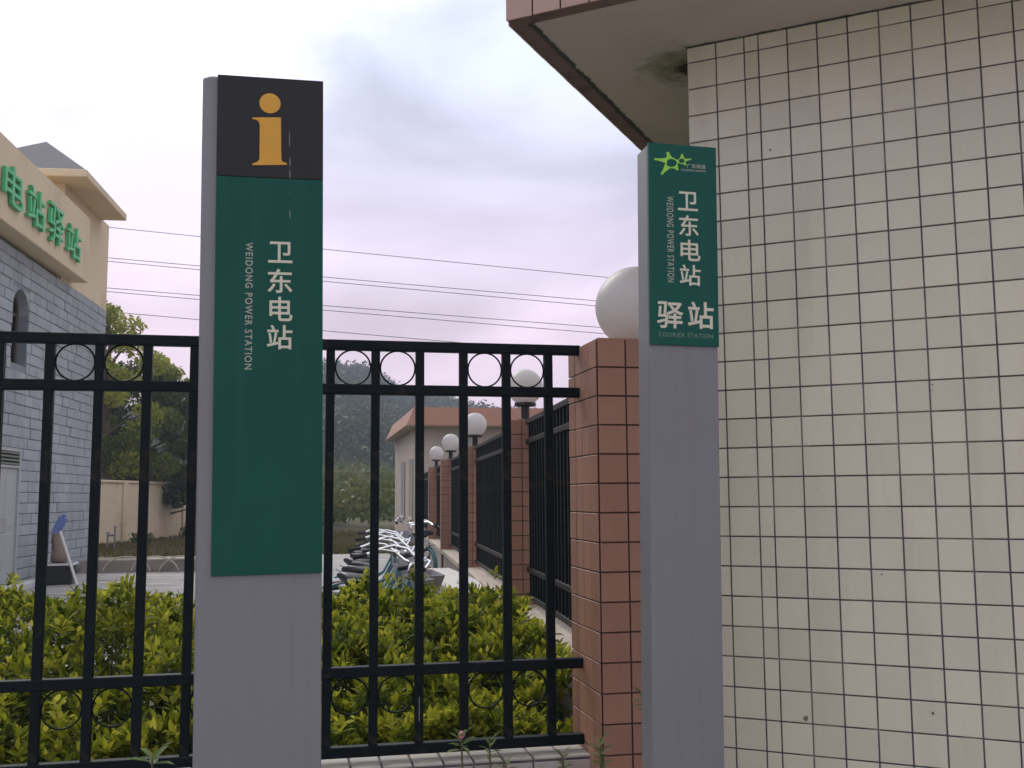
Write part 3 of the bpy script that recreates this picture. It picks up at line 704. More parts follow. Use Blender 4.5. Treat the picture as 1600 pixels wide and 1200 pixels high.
# cream upper storey, tower, sign band
MB().box(-6, .004, -3.0, .004, 5.402, 7.16).build('tower_wall', M['cream'], lb)
MB().box(-6, -.3, -14, -3.002, 5.402, 6.6).build('upper_wall', M['cream'], lb)
bnd = MB().bbox(-.29, .30, -11, -2.42, 5.47, 6.66, .012).build('sign_band', M['cream'], lb)
M['band_under'] = M['cream']
for ch, (y0, y1, z0, z1) in zip('东电站驿站', ((13.55, 14.30, 5.72, 6.30), (14.56, 15.33, 5.73, 6.29), (15.54, 16.31, 5.70, 6.28), (16.52, 17.29, 5.68, 6.29), (17.47, 18.27, 5.67, 6.22))):
    me = None
    o = fit_text('character', lb, ch, (y0-21.4, y1-21.4, z0, z1), M['char_green'], depth=.05, offset=.004, y=0, solid=True)
    o.matrix_local = Matrix.Translation((.315, 0, 0)) @ Matrix.Rotation(math.pi/2, 4, 'Z')
# tower eaves and pyramid roof
ex0, ex1, ey0, ey1 = -2.12, .50, -3.42, -.88+.0
ex0, ex1, ey0, ey1 = -2.0, .48, -3.42, -.86
eo = MB().bbox(ex0, ex1, ey0, ey1+.3, 7.13, 7.27, .015).build('eaves', M['cream'], lb)
ax, ay, az = (ex0+ex1)/2+.1, (ey0+ey1+.3)/2, 8.22
rm = MB(); y9 = ey1+.3
rm.add([(ex0+.03, ey0+.03, 7.272), (ex1-.03, ey0+.03, 7.272), (ex1-.03, y9-.03, 7.272), (ex0+.03, y9-.03, 7.272), (ax, ay, az)], [(0, 1, 4), (1, 2, 4), (2, 3, 4), (3, 0, 4), (3, 2, 1, 0)])
rm.build('roof', M['roof'], lb)

# white kerb at the building foot
tag(MB().bbox(-5.48, -5.28, 9, 18.0, G-.05, G+.09, .015).build('kerb', M['kerb_white']), kind='structure')

# ------------------------------------------------------------------ beige boundary wall behind
A, B = Vector((-7.97, 31.0, 0)), Vector((-6.75, 37.4, 0)); d = B-A
bwl = empty('boundary_wall', TR(A.x, A.y, 0, math.atan2(d.y, d.x)), 'beige rendered boundary wall with piers, beyond the stone building', 'wall')
Ln = d.length
MB().bbox(-4, Ln, 0, .2, .1, 2.08, .01).build('panel', M['beige_wall'], bwl)
MB().bbox(-4.02, Ln+.02, -.05, .25, 2.08, 2.16, .015).build('coping', M['beige_wall'], bwl)
for x in (1.55, 4.9, Ln-.16): MB().bbox(x, x+.32, -.06, -.001, .1, 2.079, .01).build('pier', M['beige_wall'], bwl)

# low kerb of the planted strip and hoops
tag(MB().bbox(-5.4, -1.2, 19.9, 20.2, G-.05, G+.24, .02).build('kerb', M['kerb']), kind='structure')
hoopm = MB().tube([(.42*math.cos(a), 0, .30*math.sin(a)) for a in np.linspace(0, math.pi, 14)], .014, 6).mesh('hoop', M['coping'], True)
for k, x in enumerate((-4.55, -4.05, -3.55, -3.05)):
    o = link('garden_hoop', hoopm, None, TR(x, 19.75, G)); tag(o, ('leftmost', 'second', 'third', 'rightmost')[k]+' pale wire hoop along the low planted kerb', 'hoop', 'hoops edging the planted strip')

# ------------------------------------------------------------------ small things by the stone wall
tb = empty('tub', TR(-5.02, 17.35, G, .1), 'black plastic tub with pale rim at the foot of the stone wall', 'tub')
MB().bbox(-.22, .22, -.20, .20, 0, .34, .03).build('body', M['tub'], tb)
rim = MB(); 
for x0, x1, y0, y1 in ((-.24, .24, -.22, -.20), (-.24, .24, .20, .22), (-.24, -.22, -.20, .20), (.22, .24, -.20, .20)): rim.bbox(x0, x1, y0, y1, .31, .345, .006)
rim.build('rim', M['white_plastic'], tb)
sk = MB(); 
sk.lathe([(.10, .0), (.16, .02), (.17, .12), (.14, .24), (.15, .33), (.12, .40), (.13, .46), (.05, .50)], 14, Matrix.Translation((0, 0, .0)) @ Matrix.Scale(.72, 4, (0, 1, 0)) @ Matrix.Scale(.72, 4, (1, 0, 0)))
for i, v in enumerate(sk.v): sk.v[i] = (v[0]+random.uniform(-.03, .03)-.06*v[2], v[1]+random.uniform(-.02, .02), v[2]+random.uniform(-.015, .015)*(v[2] > .01))
s_o = sk.build('sack', M['sack'], None, TR(-5.05, 17.38, G+.341), smooth=True); tag(s_o, 'brown lumpy sack standing on the black tub', 'sack')
bb = MB(); bb.bbox(-.07, .07, -.02, .02, 0, .30, .012); bb.bbox(-.035, .045, -.021, .02, .29, .34, .012)
b_o = bb.build('folded_plastic', M['blue'], None, TR(-5.10, 17.33, G+.80, .1, .40)); tag(b_o, 'blue and white plastic bundle leaning above the sack', 'bundle')
pole = MB().tube([(-4.96, 17.10, 1.10), (-4.63, 16.95, G+.01)], .022, 8)
p_o = pole.build('leaning_pole', M['white_plastic']); tag(p_o, 'thin white pole leaning from the tub to the paving', 'pole')
tp = empty('water_pipe', TR(-7.0, 28.6, G), 'grey twin water pipe with valve before the beige wall', 'pipe')
for x in (-.09, .09): MB().tube([(x, 0, -.1), (x, 0, .42 if x < 0 else .62)], .025, 8).build('riser', M['pipe'], tp)
MB().tube([(-.09, 0, .40), (.09, 0, .40)], .03, 8).build('crosspiece', M['pipe'], tp)
MB().lathe([(.05, -.02), (.055, 0), (.05, .02)], 12, Matrix.Translation((-.09, 0, .46))).build('valve', M['pipe'], tp)
MB().tube([(.05, 0, .62), (.15, 0, .62)], .018, 8).build('valve_handle', M['pipe'], tp)

# ------------------------------------------------------------------ far building
fb = empty('far_building', TR(1.12, 30, 0, rad(3.8)), 'single storey beige building with terracotta roof fascia behind the side fence', 'building')
MB().box(0, 14, 0, 7.2, 0, 3.62).build('wall', M['far_wall'], fb)
MB().bbox(-.02, .13, -.03, .10, 0, 3.61, .01).build('corner_trim', M['white_trim'], fb)
MB().bbox(-.02, .10, 7.1, 7.23, 0, 3.61, .01).build('corner_trim', M['white_trim'], fb)
rfb = MB().bbox(-.30, 14.3, -.45, 7.6, 3.625, 3.72, .02).build('roof', M['far_wall'], fb)
fs_ = MB()
for (x0, y0, x1, y1, q) in ((-.32, -.47, 14.32, -.47, 0), ): pass
fa = MB()
o_ = [(-.34, -.49), (14.34, -.49), (14.34, 7.64), (-.34, 7.64)]; i_ = [(-.10, -.22), (14.1, -.22), (14.1, 7.4), (-.10, 7.4)]
fa.add([(x, y, 3.66) for x, y in o_]+[(x, y, 4.20) for x, y in i_], [(k, (k+1) % 4, 4+(k+1) % 4, 4+k) for k in range(4)]+[(4, 5, 6, 7), (3, 2, 1, 0)])
fa.build('fascia', M['far_red'], rfb)
for y0, y1 in ((1.0, 1.9), (3.6, 4.6)):
    wo = MB().box(-.02, .05, y0, y1, 1.0, 2.75).build('window', M['glass'], fb)
    fm = MB(); 
    for a in (y0, (y0+y1)/2, y1): fm.box(-.05, -.021, a-.04, a+.04, 1.0, 2.75)
    fm.box(-.06, -.021, y0-.06, y1+.06, .93, .999); fm.build('frame', M['white_trim'], wo)

# ------------------------------------------------------------------ bicycles
def make_bike():
    r_ = empty('bicycle', Matrix.Identity(4), 'x', 'bicycle', 'rental bicycles parked in a row')
    R_ = .29; wb = .49
    for x in (-wb, wb):
        wh = MB().tube([(R_*math.cos(a), 0, R_*math.sin(a)) for a in np.linspace(0, 2*math.pi, 28, endpoint=False)], .021, 7, closed=True).build('wheel', M['rubber'], r_, Matrix.Translation((x, 0, R_+.021)), True)
        ri = MB(); ri.tube([((R_-.025)*math.cos(a), 0, (R_-.025)*math.sin(a)) for a in np.linspace(0, 2*math.pi, 28, endpoint=False)], .011, 6, closed=True)
        for k in range(12):
            a = 2*math.pi*k/12; ri.tube([(0, .02*(-1)**k, 0), ((R_-.03)*math.cos(a), 0, (R_-.03)*math.sin(a))], .0022, 4)
        ri.tube([(0, -.045, 0), (0, .045, 0)], .018, 8); ri.build('rim', M['chrome'], wh, None, True)
        mg = MB(); aa = np.linspace(rad(15 if x > 0 else 0), rad(165 if x > 0 else 190), 14); vs = []
        for a in aa:
            for yy_, dr in ((-.032, .022), (-.02, .04), (.02, .04), (.032, .022)): vs.append(((R_+dr)*math.cos(a), yy_, (R_+dr)*math.sin(a)))
        mg.add(vs, [(i*4+k, i*4+k+1, i*4+k+5, i*4+k+4) for i in range(13) for k in range(3)])
        mg.build('mudguard', M['teal'], r_, Matrix.Translation((x, 0, R_+.021)), True)
    hub_r, hub_f = (-wb, 0, .311), (wb, 0, .311); bb_ = (-.08, 0, .29); seat = (-.24, 0, .72); head0 = (.31, 0, .62); head1 = (.27, 0, .80)
    fr_ = MB(); fr_.tube([bb_, (.1, 0, .37), head0], .024, 8); fr_.tube([(-.12, 0, .42), (.12, 0, .50), (.29, 0, .70)], .019, 8)
    fr_.tube([bb_, seat], .017, 8); fr_.tube([head0, head1], .023, 8)
    for s in (-1, 1):
        fr_.tube([(bb_[0], s*.03, bb_[2]), (hub_r[0], s*.055, hub_r[2])], .010, 6); fr_.tube([(-.21, s*.02, .60), (hub_r[0], s*.055, hub_r[2])], .009, 6)
        fr_.tube([(.33, s*.03, .60), (.36, s*.05, .52), (wb, s*.055, .311)], .011, 6)
    fr_.build('frame', M['teal'], r_, None, True)
    MB().tube([seat, (-.265, 0, .80)], .013, 8).build('seat_post', M['chrome'], r_, None, True)
    sd = MB(); prof = [(-.145, .098, -.02, .035), (-.12, .112, -.045, .04), (-.05, .095, -.05, .032), (.02, .05, -.045, .022), (.09, .028, -.035, .018), (.135, .018, -.025, .012)]
    vs = []
    for x, w_, lo_, hi in prof:
        for k in range(10):
            a = 2*math.pi*k/10; vs.append((x, w_*math.cos(a), (hi if math.sin(a) > 0 else -lo_)*math.sin(a)))
    sd.add(vs, [(i*10+k, i*10+(k+1) % 10, (i+1)*10+(k+1) % 10, (i+1)*10+k)[::-1] for i in range(5) for k in range(10)]+[tuple(range(10)), tuple(range(50, 60))[::-1]])
    sd.build('saddle', M['vinyl'], r_, Matrix.Translation((-.28, 0, .84)), True)
    st_ = MB().tube([head1, (.25, 0, .93), (.275, 0, .955)], .014, 8).build('stem', M['chrome'], r_, None, True)
    hb = MB(); hp = []
    for s in (-1, 1):
        q = [(.275, 0, .955), (.28, s*.07, .965), (.25, s*.15, 1.01), (.16, s*.23, 1.02), (.05, s*.265, .985), (-.02, s*.27, .975)]
        hb.tube(q, .0135, 8)
    hb.build('handlebar', M['chrome'], r_, None, True)
    for s in (-1, 1): MB().tube([(.03, s*.266, .98), (-.10, s*.275, .965)], .018, 8).build('grip', M['rubber'], r_, None, True)
    bk = MB()
    b0, b1 = (.33, .45, -.08, .08, .70), (.325, .48, -.10, .10, .84)
    v0 = [(b0[0], b0[2], b0[4]), (b0[1], b0[2], b0[4]), (b0[1], b0[3], b0[4]), (b0[0], b0[3], b0[4])]; v1 = [(b1[0], b1[2], b1[4]), (b1[1], b1[2], b1[4]), (b1[1], b1[3], b1[4]), (b1[0], b1[3], b1[4])]
    ins = lambda v, c, k: tuple(c[i]+(v[i]-c[i])*k for i in range(3))
    c1 = (.40, 0, .84); c0 = (.39, 0, .70)
    v2 = [ins(v, c1, .93) for v in v1]; v3 = [ins(v, c0, .9) for v in v0]; v3 = [(x, y, z+.015) for x, y, z in v3]
    bk.add(v0+v1+v2+v3, [(3, 2, 1, 0), (12, 13, 14, 15)]+[(k, (k+1) % 4, 4+(k+1) % 4, 4+k) for k in range(4)]+[(4+k, 4+(k+1) % 4, 8+(k+1) % 4, 8+k) for k in range(4)]+[(8+k, 8+(k+1) % 4, 12+(k+1) % 4, 12+k) for k in range(4)])
    bk.build('basket', M['bike_grey'], r_)
    MB().bbox(-.60, -.40, -.05, .05, .66, .68, .006).build('rear_rack', M['bike_grey'], r_)
    cr_ = MB(); cr_.tube([(-.08, -.06, .29), (-.02, -.08, .14)], .010, 6); cr_.tube([(-.08, .06, .29), (-.14, .08, .44)], .010, 6)
    cr_.bbox(-.06, .03, -.13, -.08, .12, .145, .005); cr_.bbox(-.19, -.09, .08, .13, .43, .455, .005)
    cr_.lathe([(.085, -.004), (.085, .004)], 20, Matrix.Translation((-.08, -.05, .29)) @ Matrix.Rotation(math.pi/2, 4, 'X'))
    cr_.build('crank', M['chrome'], r_)
    ks = MB().tube([(-.25, -.05, .28), (-.27, -.18, .01)], .009, 6).build('kickstand', M['chrome'], r_)
    return r_
bike = make_bike()
by = [7.1, 7.75, 8.35, 8.95, 9.55, 10.2, 10.85, 11.5, 12.2]
words = ['nearest', 'second', 'third', 'fourth', 'fifth', 'sixth', 'seventh', 'eighth', 'farthest']
for k, y in enumerate(by):
    o = bike if k == 0 else copy_tree(bike)
    o.matrix_world = TR(-.02+random.uniform(-.03, .03), y+.2, G+.006, rad(45+random.uniform(-14, 14)), 0, rad(random.uniform(3, 12))) @ Matrix.Scale(.93, 4)
    o['label'] = ('teal rental bicycle with grey basket, %s of the row by the fence' % (words[k] if k in (0, 8) else words[k]+' nearest'))
for k, (x, y) in enumerate(((.42, 14.4), (.48, 15.3))):
    o = copy_tree(bike); o.matrix_world = TR(x, y, G+.006, rad(100+12*k), 0, rad(6))
    o['label'] = 'dark bicycle parked apart beyond the row, %s of two by the far pillars' % ('nearer' if k == 0 else 'farther')

# ------------------------------------------------------------------ bench
bn = empty('slatted_bench', TR(.745, 10.3, 0, rad(5)), 'pale slatted bench along the side fence base wall', 'bench')
for k in range(8):
    x = -.17+k*.049; MB().bbox(x-.020, x+.020, -1.55, 1.45, .775, .80, .004).build('slat', M['bench'], bn)
for y in (-1.5, -.05, 1.35):
    MB().bbox(-.18, .17, y, y+.07, .25, .774, .01).build('leg', M['bench_side'], bn)
MB().bbox(-.215, -.196, -1.55, 1.45, .70, .80, .004).build('side_board', M['bench'], bn)

# ------------------------------------------------------------------ power cables
for k, (z0, sl_, lab) in enumerate(((18.27, -.079, 'topmost power cable crossing the sky alone'), (16.36, -.0695, 'upper cable of the higher close pair'), (16.05, -.0735, 'lower cable of the higher close pair'),
                                  (14.40, -.0645, 'upper cable of the lower close pair'), (14.06, -.0700, 'lower cable of the lower close pair'), (12.62, -.0755, 'lowest power cable crossing the sky alone'))):
    pts = [(x, 70, z0+sl_*x+.00006*x*x) for x in np.linspace(-90, 90, 40)]
    o = MB().tube(pts, .024, 5).build('power_cable', M['wire']); tag(o, lab, 'power cable', 'power cables across the sky')

# ------------------------------------------------------------------ foliage
LV = np.array([[0, 0, 0], [.32, -.5, .06], [.32, .5, .06], [.68, -.42, .05], [.68, .42, .05], [1, 0, -.10], [.32, 0, 0], [.68, 0, -.02]])
LT = np.array([[0, 6, 1], [0, 2, 6], [3, 7, 5], [7, 4, 5]]); LQ = np.array([[1, 6, 7, 3], [6, 2, 4, 7]])
def leaves(pos, dirs, nrm, length, width, t):
    """many leaves at once: pos, unit dirs, approximate normals"""
    n = len(pos)
    dirs = dirs/np.linalg.norm(dirs, axis=1, keepdims=True)
    s = np.cross(nrm, dirs); s /= np.linalg.norm(s, axis=1, keepdims=True)+1e-9
    u = np.cross(dirs, s)
    v = pos[:, None, :]+dirs[:, None, :]*(LV[None, :, 0:1]*length[:, None, None])+s[:, None, :]*(LV[None, :, 1:2]*width[:, None, None])+u[:, None, :]*(LV[None, :, 2:3]*length[:, None, None])
    off = (np.arange(n)*8)[:, None, None]
    return v.reshape(-1, 3), (LT[None]+off).reshape(-1, 3), (LQ[None]+off).reshape(-1, 4), np.repeat(t, 8)
def quads_cloud(pos, size, t, aspect=.7):
    """small leaf-cluster faces with random orientation"""
    n = len(pos); a = rng.normal(size=(n, 3)); a /= np.linalg.norm(a, axis=1, keepdims=True)
    b_ = np.cross(a, rng.normal(size=(n, 3))); b_ /= np.linalg.norm(b_, axis=1, keepdims=True)
    a = a*size[:, None]*.5; b_ = b_*size[:, None]*.5*aspect
    v = np.stack([pos-a, pos-b_*.9+a*.15, pos+a, pos+b_], 1).reshape(-1, 3)
    return v, (np.arange(n)*4)[:, None]+np.arange(4)[None], np.repeat(t, 4)

# --- hedge behind the front fence
hg = empty('hedge', TR(-1.0, 5.2, G), 'yellow green clipped hedge of leafy shrubs behind the front fence', 'hedge')
def hedge_top(x, y):
    return .93-.24*(1-smooth(4.1, 5.4, y))+.05*np.sin(x*2.3+.7)*np.cos(y*1.9)+.05*np.sin(x*6.1+y*4.3)+.05*np.sin(x*11+2)*np.sin(y*9)-.05*smooth(.2, .8, x)
ns = 12500
bx = rng.uniform(-4.1, .90, ns); byy = rng.uniform(4.08, 6.75, ns)
front = rng.random(ns) < .27
byy = np.where(front, 4.06+np.abs(rng.normal(0, .13, ns)), byy)
zt = hedge_top(bx, byy)
dep = np.abs(rng.normal(0, .045, ns))
bz = zt-dep
bz = np.where(front, G+.05+(zt-G-.05)*rng.random(ns)**.75, bz)
inner = (~front) & (rng.random(ns) < .46)
bz = np.where(inner, G+.08+(zt-G-.12)*rng.random(ns), bz)
# tall shoots
shoot = (rng.random(ns) < .02) & ~inner
bz = np.where(shoot & ~front, bz+.09, bz)
near_post = ~inner & (np.abs(bx+1.25) < .22) & (byy > 4.9) & (byy < 5.7)
bz = np.where(near_post, bz+rng.random(ns)*.17, bz)
P, D, Nn, Ln_, Wd, T_ = [], [], [], [], [], []
nl = 9
yng_shade = np.clip(rng.normal(.52, .2, ns)+.18*np.sin(bx*9+byy*3)*np.sin(byy*11+bx*2)+np.where(shoot, .25, 0), 0, 1)*np.where(front, .74+.30*(bz-G)/(zt-G), np.where(inner, .6, 1))  # young-leaf tint with shade painted in: inner and lower front leaves darker
for k in range(nl):
    f = k/nl; az = k*2.4+rng.random(ns)*6.28
    tilt = (1.25*(1-f)+.35*f)+rng.normal(0, .18, ns)     # from horizontal lower leaves to upright tip leaves
    ax_ = np.stack([rng.normal(0, .25, ns), rng.normal(0, .25, ns)-np.where(front, .6, 0.1), np.ones(ns)], 1); ax_ /= np.linalg.norm(ax_, axis=1, keepdims=True)
    e1_ = np.cross(ax_, np.array([0.3, .9, .1])); e1_ /= np.linalg.norm(e1_, axis=1, keepdims=True); e2_ = np.cross(ax_, e1_)
    rd = e1_*np.cos(az)[:, None]+e2_*np.sin(az)[:, None]
    d_ = rd*np.sin(tilt)[:, None]+ax_*np.cos(tilt)[:, None]
    nn_ = ax_*np.sin(tilt)[:, None]-rd*np.cos(tilt)[:, None]
    P.append(np.stack([bx, byy, bz], 1)+ax_*(f*.06)); D.append(d_); Nn.append(nn_)
    Ln_.append(rng.uniform(.040, .072, ns)*(1.1-.35*f)); Wd.append(rng.uniform(.018, .030, ns)*(1.05-.3*f)); T_.append(np.clip(yng_shade*(.55+.55*f)+rng.normal(0, .07, ns), 0, 1))
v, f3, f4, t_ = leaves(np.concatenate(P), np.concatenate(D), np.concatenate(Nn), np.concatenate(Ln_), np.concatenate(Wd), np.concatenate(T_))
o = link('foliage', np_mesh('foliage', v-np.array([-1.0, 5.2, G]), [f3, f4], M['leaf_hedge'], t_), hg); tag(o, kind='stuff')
sb_ = MB()
for k in range(420):
    x, y = random.uniform(-4.0, .85), random.uniform(4.1, 6.6); zt_ = float(hedge_top(x, y))
    q = [(x+1.0, y-5.2, 0), (x+1.0+random.gauss(0, .05), y-5.2+random.gauss(0, .05), (zt_-G)*.5), (x+1.0+random.gauss(0, .1), y-5.2+random.gauss(0, .1), zt_-G-.06)]
    sb_.tube(q, [.007, .005, .003], 5)
o = sb_.build('stems', M['stem'], hg); tag(o, kind='stuff')

# --- weeds in front of the plinth
def weed(name, label, px, py, depth, base_z, nleaf, ll, lw, spread, bud=False, group='weeds before the plinth', seed=1):
    rs = np.random.default_rng(seed); tip = EYE+ray(px, py)*depth
    root = empty(name, TR(tip.x, tip.y, base_z), label, 'plant', group)
    h = tip.z-base_z
    pts = [(0, 0, 0), (.01, 0, h*.5), (0, 0, h)]
    MB().tube(pts, [.006, .005, .003], 6).build('stem', M['stem'], root)
    P, D, N_, Lh, W_, T = [], [], [], [], [], []
    for k in range(nleaf):
        az = k*2.4+rs.uniform(-.3, .3); f = k/nleaf
        z_ = h-f*spread; el = .75-f*.9+rs.uniform(-.15, .15)
        d_ = np.array([math.cos(az)*math.cos(el), math.sin(az)*math.cos(el), math.sin(el)])
        P.append((0, 0, z_)); D.append(d_); N_.append(np.array([-math.cos(az)*math.sin(el), -math.sin(az)*math.sin(el), math.cos(el)]))
        Lh.append(ll*rs.uniform(.75, 1.1)); W_.append(lw*rs.uniform(.8, 1.1)); T.append(rs.uniform(.1, 1))
    P, D, N_, Lh, W_, T = map(np.array, (P, D, N_, Lh, W_, T))
    for i in range(nleaf):
        v, f3, f4, t_ = leaves(P[i:i+1], D[i:i+1], N_[i:i+1], Lh[i:i+1], W_[i:i+1], T[i:i+1])
        link('leaf', np_mesh('leaf', v, [f3, f4], M['leaf_weed'], t_, smooth=True), root)
    if bud:
        MB().lathe([(.002, 0), (.010, .008), (.011, .018), (.004, .028)], 10, Matrix.Translation((0, -.004, h-.01))).build('bud', M['petal'], root, smooth=True)
weed('weed', 'broad leaved weed at the foot of the information post, left side', 238, 1182, 3.05, .0, 7, .075, .026, .03, seed=2)
weed('weed', 'weed with a pink bud standing before the plinth, right of the information post', 721, 1150, 3.55, 0, 13, .062, .017, .05, True, seed=3)
weed('weed', 'thin weed just right of the pink bud', 765, 1160, 3.6, 0, 9, .05, .013, .06, seed=4)
weed('weed', 'bushy weed at the base of the nearest pillar', 938, 1160, 3.4, 0, 26, .05, .014, .14, seed=5)
weed('weed', 'small sprig peeping out left of the right post, low on the pillar', 1003, 1082, 3.42, 0, 8, .05, .015, .06, seed=6)
weed('weed', 'short pale weed between the pink bud and the pillar', 880, 1180, 3.55, 0, 12, .05, .012, .07, seed=8)
weed('weed', 'short green weed below the bud at the bottom edge', 790, 1192, 3.45, 0, 10, .045, .014, .05, seed=9)

# --- a few shrubs at the foot of the side fence
def bush_thing(name, label, x, y, z, rx_, rz_, n, size, mat, group, cat='shrub', lo=0, hi=1):
    root = empty(name, TR(x, y, z), label, cat, group)
    u = rng.normal(size=(n, 3)); u /= np.linalg.norm(u, axis=1, keepdims=True); r_ = rng.random(n)**.45
    lob = 1+.28*np.sin(u[:, 0]*5+x)*np.cos(u[:, 1]*4+y)+.18*np.sin(u[:, 2]*7+x*3)
    p = u*(r_*lob)[:, None]*np.array([rx_, rx_, rz_]); p[:, 2] += rz_*.95
    t_ = np.clip(rng.normal(.45, .2, n)+.25*(p[:, 2]/(2*rz_)-.5), lo, hi)
    v, q, tt = quads_cloud(p, size*rng.uniform(.6, 1.2, n), t_)
    o = link('foliage', np_mesh('foliage', v, [q], M[mat], tt), root); tag(o, kind='stuff')
    st_ = MB()
    for k in range(5): st_.tube([(0, 0, 0), (random.gauss(0, rx_*.2), random.gauss(0, rx_*.2), rz_*.7), (random.gauss(0, rx_*.5), random.gauss(0, rx_*.5), rz_*1.3)], [.02*rx_+.006, .012*rx_+.004, .003], 5)
    st_.build('stems', M['stem'], root)
bush_thing('shrub', 'sparse shrub with pale leaves growing between the side fence bars, near the corner', .80, 5.5, G, .2, .32, 260, .055, 'leaf_weed', 'shrubs along the side fence')
bush_thing('shrub', 'low shrub tight against the base wall, behind the sparse one', .72, 6.6, G, .22, .30, 500, .05, 'leaf_hedge', 'shrubs along the side fence')
bush_thing('shrub', 'weed tuft at the foot of the beige wall, left end', -6.9, 31.8, G, .35, .2, 500, .10, 'leaf_bush', 'tufts before the beige wall')
bush_thing('shrub', 'weed tuft at the foot of the beige wall, right end', -6.3, 36.2, G, .4, .25, 500, .10, 'leaf_bush', 'tufts before the beige wall')

# --- trees beyond the beige wall
def tree(label, x, y, z0, h, cr_, cz0, n, size, seed, lobes, mat='leaf_tree', tmean=.45, lean=0):
    rs = np.random.default_rng(seed); random.seed(seed)
    root = empty('tree', TR(x, y, z0), label, 'tree', 'trees beyond the beige wall')
    tr_ = MB(); tr_.tube([(0, 0, 0), (.05, .02, h*.3), (-.03, 0, h*.6), (.02, 0, h*.93)], [.17, .13, .08, .02], 8)
    cent = []
    for k in range(lobes):
        f = (k+.5)/lobes; zc_ = cz0+(h-cz0)*f
        rr_ = cr_*math.sin(math.pi*(.18+.78*f))**.8
        az = k*2.4+rs.uniform(-.4, .4); ro = rr_*rs.uniform(.35, 1.0)
        c = np.array([math.cos(az)*ro+lean*(1-.4*f), math.sin(az)*ro, zc_]); cent.append((c, cr_*rs.uniform(.26, .46)))
        tr_.tube([(0, 0, max(.3, zc_-.7)), tuple(c*np.array([.5, .5, 1])-np.array([0, 0, .25])), tuple(c)], [.05, .035, .012], 5)
    tr_.build('trunk', M['bark'], root)
    w_ = np.array([c[1]**2 for c in cent]); idx = rs.choice(len(cent), n, p=w_/w_.sum())
    C_ = np.array([c[0] for c in cent])[idx]; R_ = np.array([c[1] for c in cent])[idx]
    u = rs.normal(size=(n, 3)); u /= np.linalg.norm(u, axis=1, keepdims=True)
    p = C_+u*(R_*rs.random(n)**.4)[:, None]*np.array([1, 1, .75])
    base = rs.normal(0, .13, len(cent))[idx]
    t_ = np.clip(tmean+base+rs.normal(0, .13, n)+.35*(p[:, 2]-h*.55)/h, 0, 1)
    v, q, tt = quads_cloud(p, size*rs.uniform(.55, 1.25, n), t_, .5)
    o = link('crown', np_mesh('crown', v, [q], M[mat], tt), root); tag(o, kind='stuff')
tree('tall pale green tree rising beside the stone building, behind the beige wall', -8.6, 34.0, G, 7.4, 1.7, 2.3, 7500, .20, 11, 24, tmean=.88)
tree('dark rounded tree hanging over the end of the beige wall', -8.0, 36.2, G, 6.0, 1.35, 1.0, 11000, .20, 12, 26, tmean=.48, lean=1.25)
tree('dense dark tree directly behind the beige wall, under the tall pale one', -9.0, 37.5, G, 5.8, 1.9, 1.7, 9000, .20, 13, 22, tmean=.36)

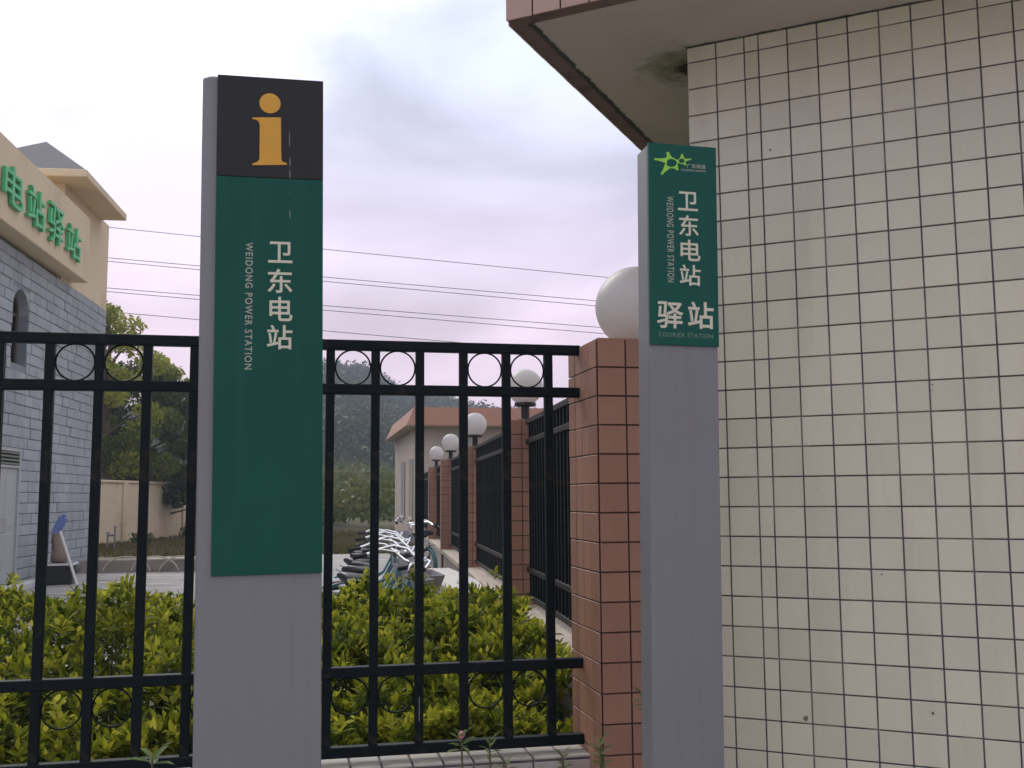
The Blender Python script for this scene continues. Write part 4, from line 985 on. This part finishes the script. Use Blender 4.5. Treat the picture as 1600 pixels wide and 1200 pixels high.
# --- wild bushes on the slope and far forest: masses nobody could count
def mass(name, label, cat, n, yr, size_r, quads_n, leaf, mat, fx, sel, tm=.45, flat=.75):
    V, Q, T = [], [], []; off = 0
    for k in range(n):
        y = yr[0]+(yr[1]-yr[0])*rng.random()**.8; x = rng.uniform(*fx)*y
        if not sel(x, y): continue
        z = float(terrain(x, y)); r_ = rng.uniform(*size_r); m = quads_n
        u = rng.normal(size=(m, 3)); u /= np.linalg.norm(u, axis=1, keepdims=True); u[:, 2] = np.abs(u[:, 2])*1.0-.15
        lob = 1+.25*np.sin(u[:, 0]*6+x)*np.cos(u[:, 1]*5+y)
        p = u*(r_*lob*rng.random(m)**.25)[:, None]*np.array([1, 1, flat*1.35]); p += np.array([x, y, z+r_*flat*.45])
        t_ = np.clip(rng.normal(tm, .17)+rng.normal(0, .12, m)+.2*u[:, 2], 0, 1)
        v, q, tt = quads_cloud(p, leaf*rng.uniform(.6, 1.3, m)*r_, t_, .75)
        V.append(v); Q.append(q+off); T.append(tt); off += len(v)
    o = link(name, np_mesh(name, np.concatenate(V), [np.concatenate(Q)], M[mat], np.concatenate(T)))
    tag(o, label, cat, kind='stuff'); return o
mass('wild_bushes', 'wild olive green bushes on the rising ground behind the yard', 'bushes', 900, (40, 105), (.5, 1.5), 190, .22, 'leaf_bush', (-.36, .07),
     lambda x, y: not (-9.5 < x < -5 and y < 39) and not (x > .0 and y < 42))
mass('far_forest', 'hazy wooded hill behind the buildings', 'forest', 2100, (95, 236), (1.6, 3.6), 240, .17, 'leaf_far', (-.40, .17), lambda x, y: True, tm=.45)
# grass strip
def grass(name, n, region, hh):
    x = rng.uniform(region[0], region[1], n); y = rng.uniform(region[2], region[3], n)
    z = terrain(x, y); h_ = hh*rng.uniform(.5, 1.3, n); wv = .012+.0*h_; a = rng.random(n)*6.28
    dx, dy = np.cos(a)*.03, np.sin(a)*.03; lx, ly = rng.normal(0, .35, n)*h_, rng.normal(0, .35, n)*h_
    v = np.stack([np.stack([x-dx, y-dy, z], 1), np.stack([x+dx, y+dy, z], 1), np.stack([x+lx, y+ly, z+h_], 1)], 1).reshape(-1, 3)
    f = (np.arange(n)*3)[:, None]+np.arange(3)[None]
    o = link(name, np_mesh(name, v, [f], M['leaf_dry'], np.repeat(np.clip(rng.normal(.4, .28, n)+.2*np.sin(x*1.1)*np.cos(y*.7), 0, 1), 3))); tag(o, 'dry green grass strip beyond the paving', 'grass', kind='stuff')
grass('grass', 22000, (-9, 1.0, 25.2, 40), .12)

# ------------------------------------------------------------------ air
hz = bpy.data.materials.new('haze'); hz.use_nodes = True
t = hz.node_tree
for n_ in list(t.nodes):
    if n_.type != 'OUTPUT_MATERIAL': t.nodes.remove(n_)
pvn = t.nodes.new('ShaderNodeVolumePrincipled'); pvn.inputs['Color'].default_value = (.74, .83, 1, 1); pvn.inputs['Density'].default_value = .0015; pvn.inputs['Anisotropy'].default_value = .2
t.links.new(pvn.outputs[0], [n_ for n_ in t.nodes if n_.type == 'OUTPUT_MATERIAL'][0].inputs['Volume'])
tag(MB().box(-420, 420, -310, 345, -1, 42).build('haze', hz), kind='stuff')
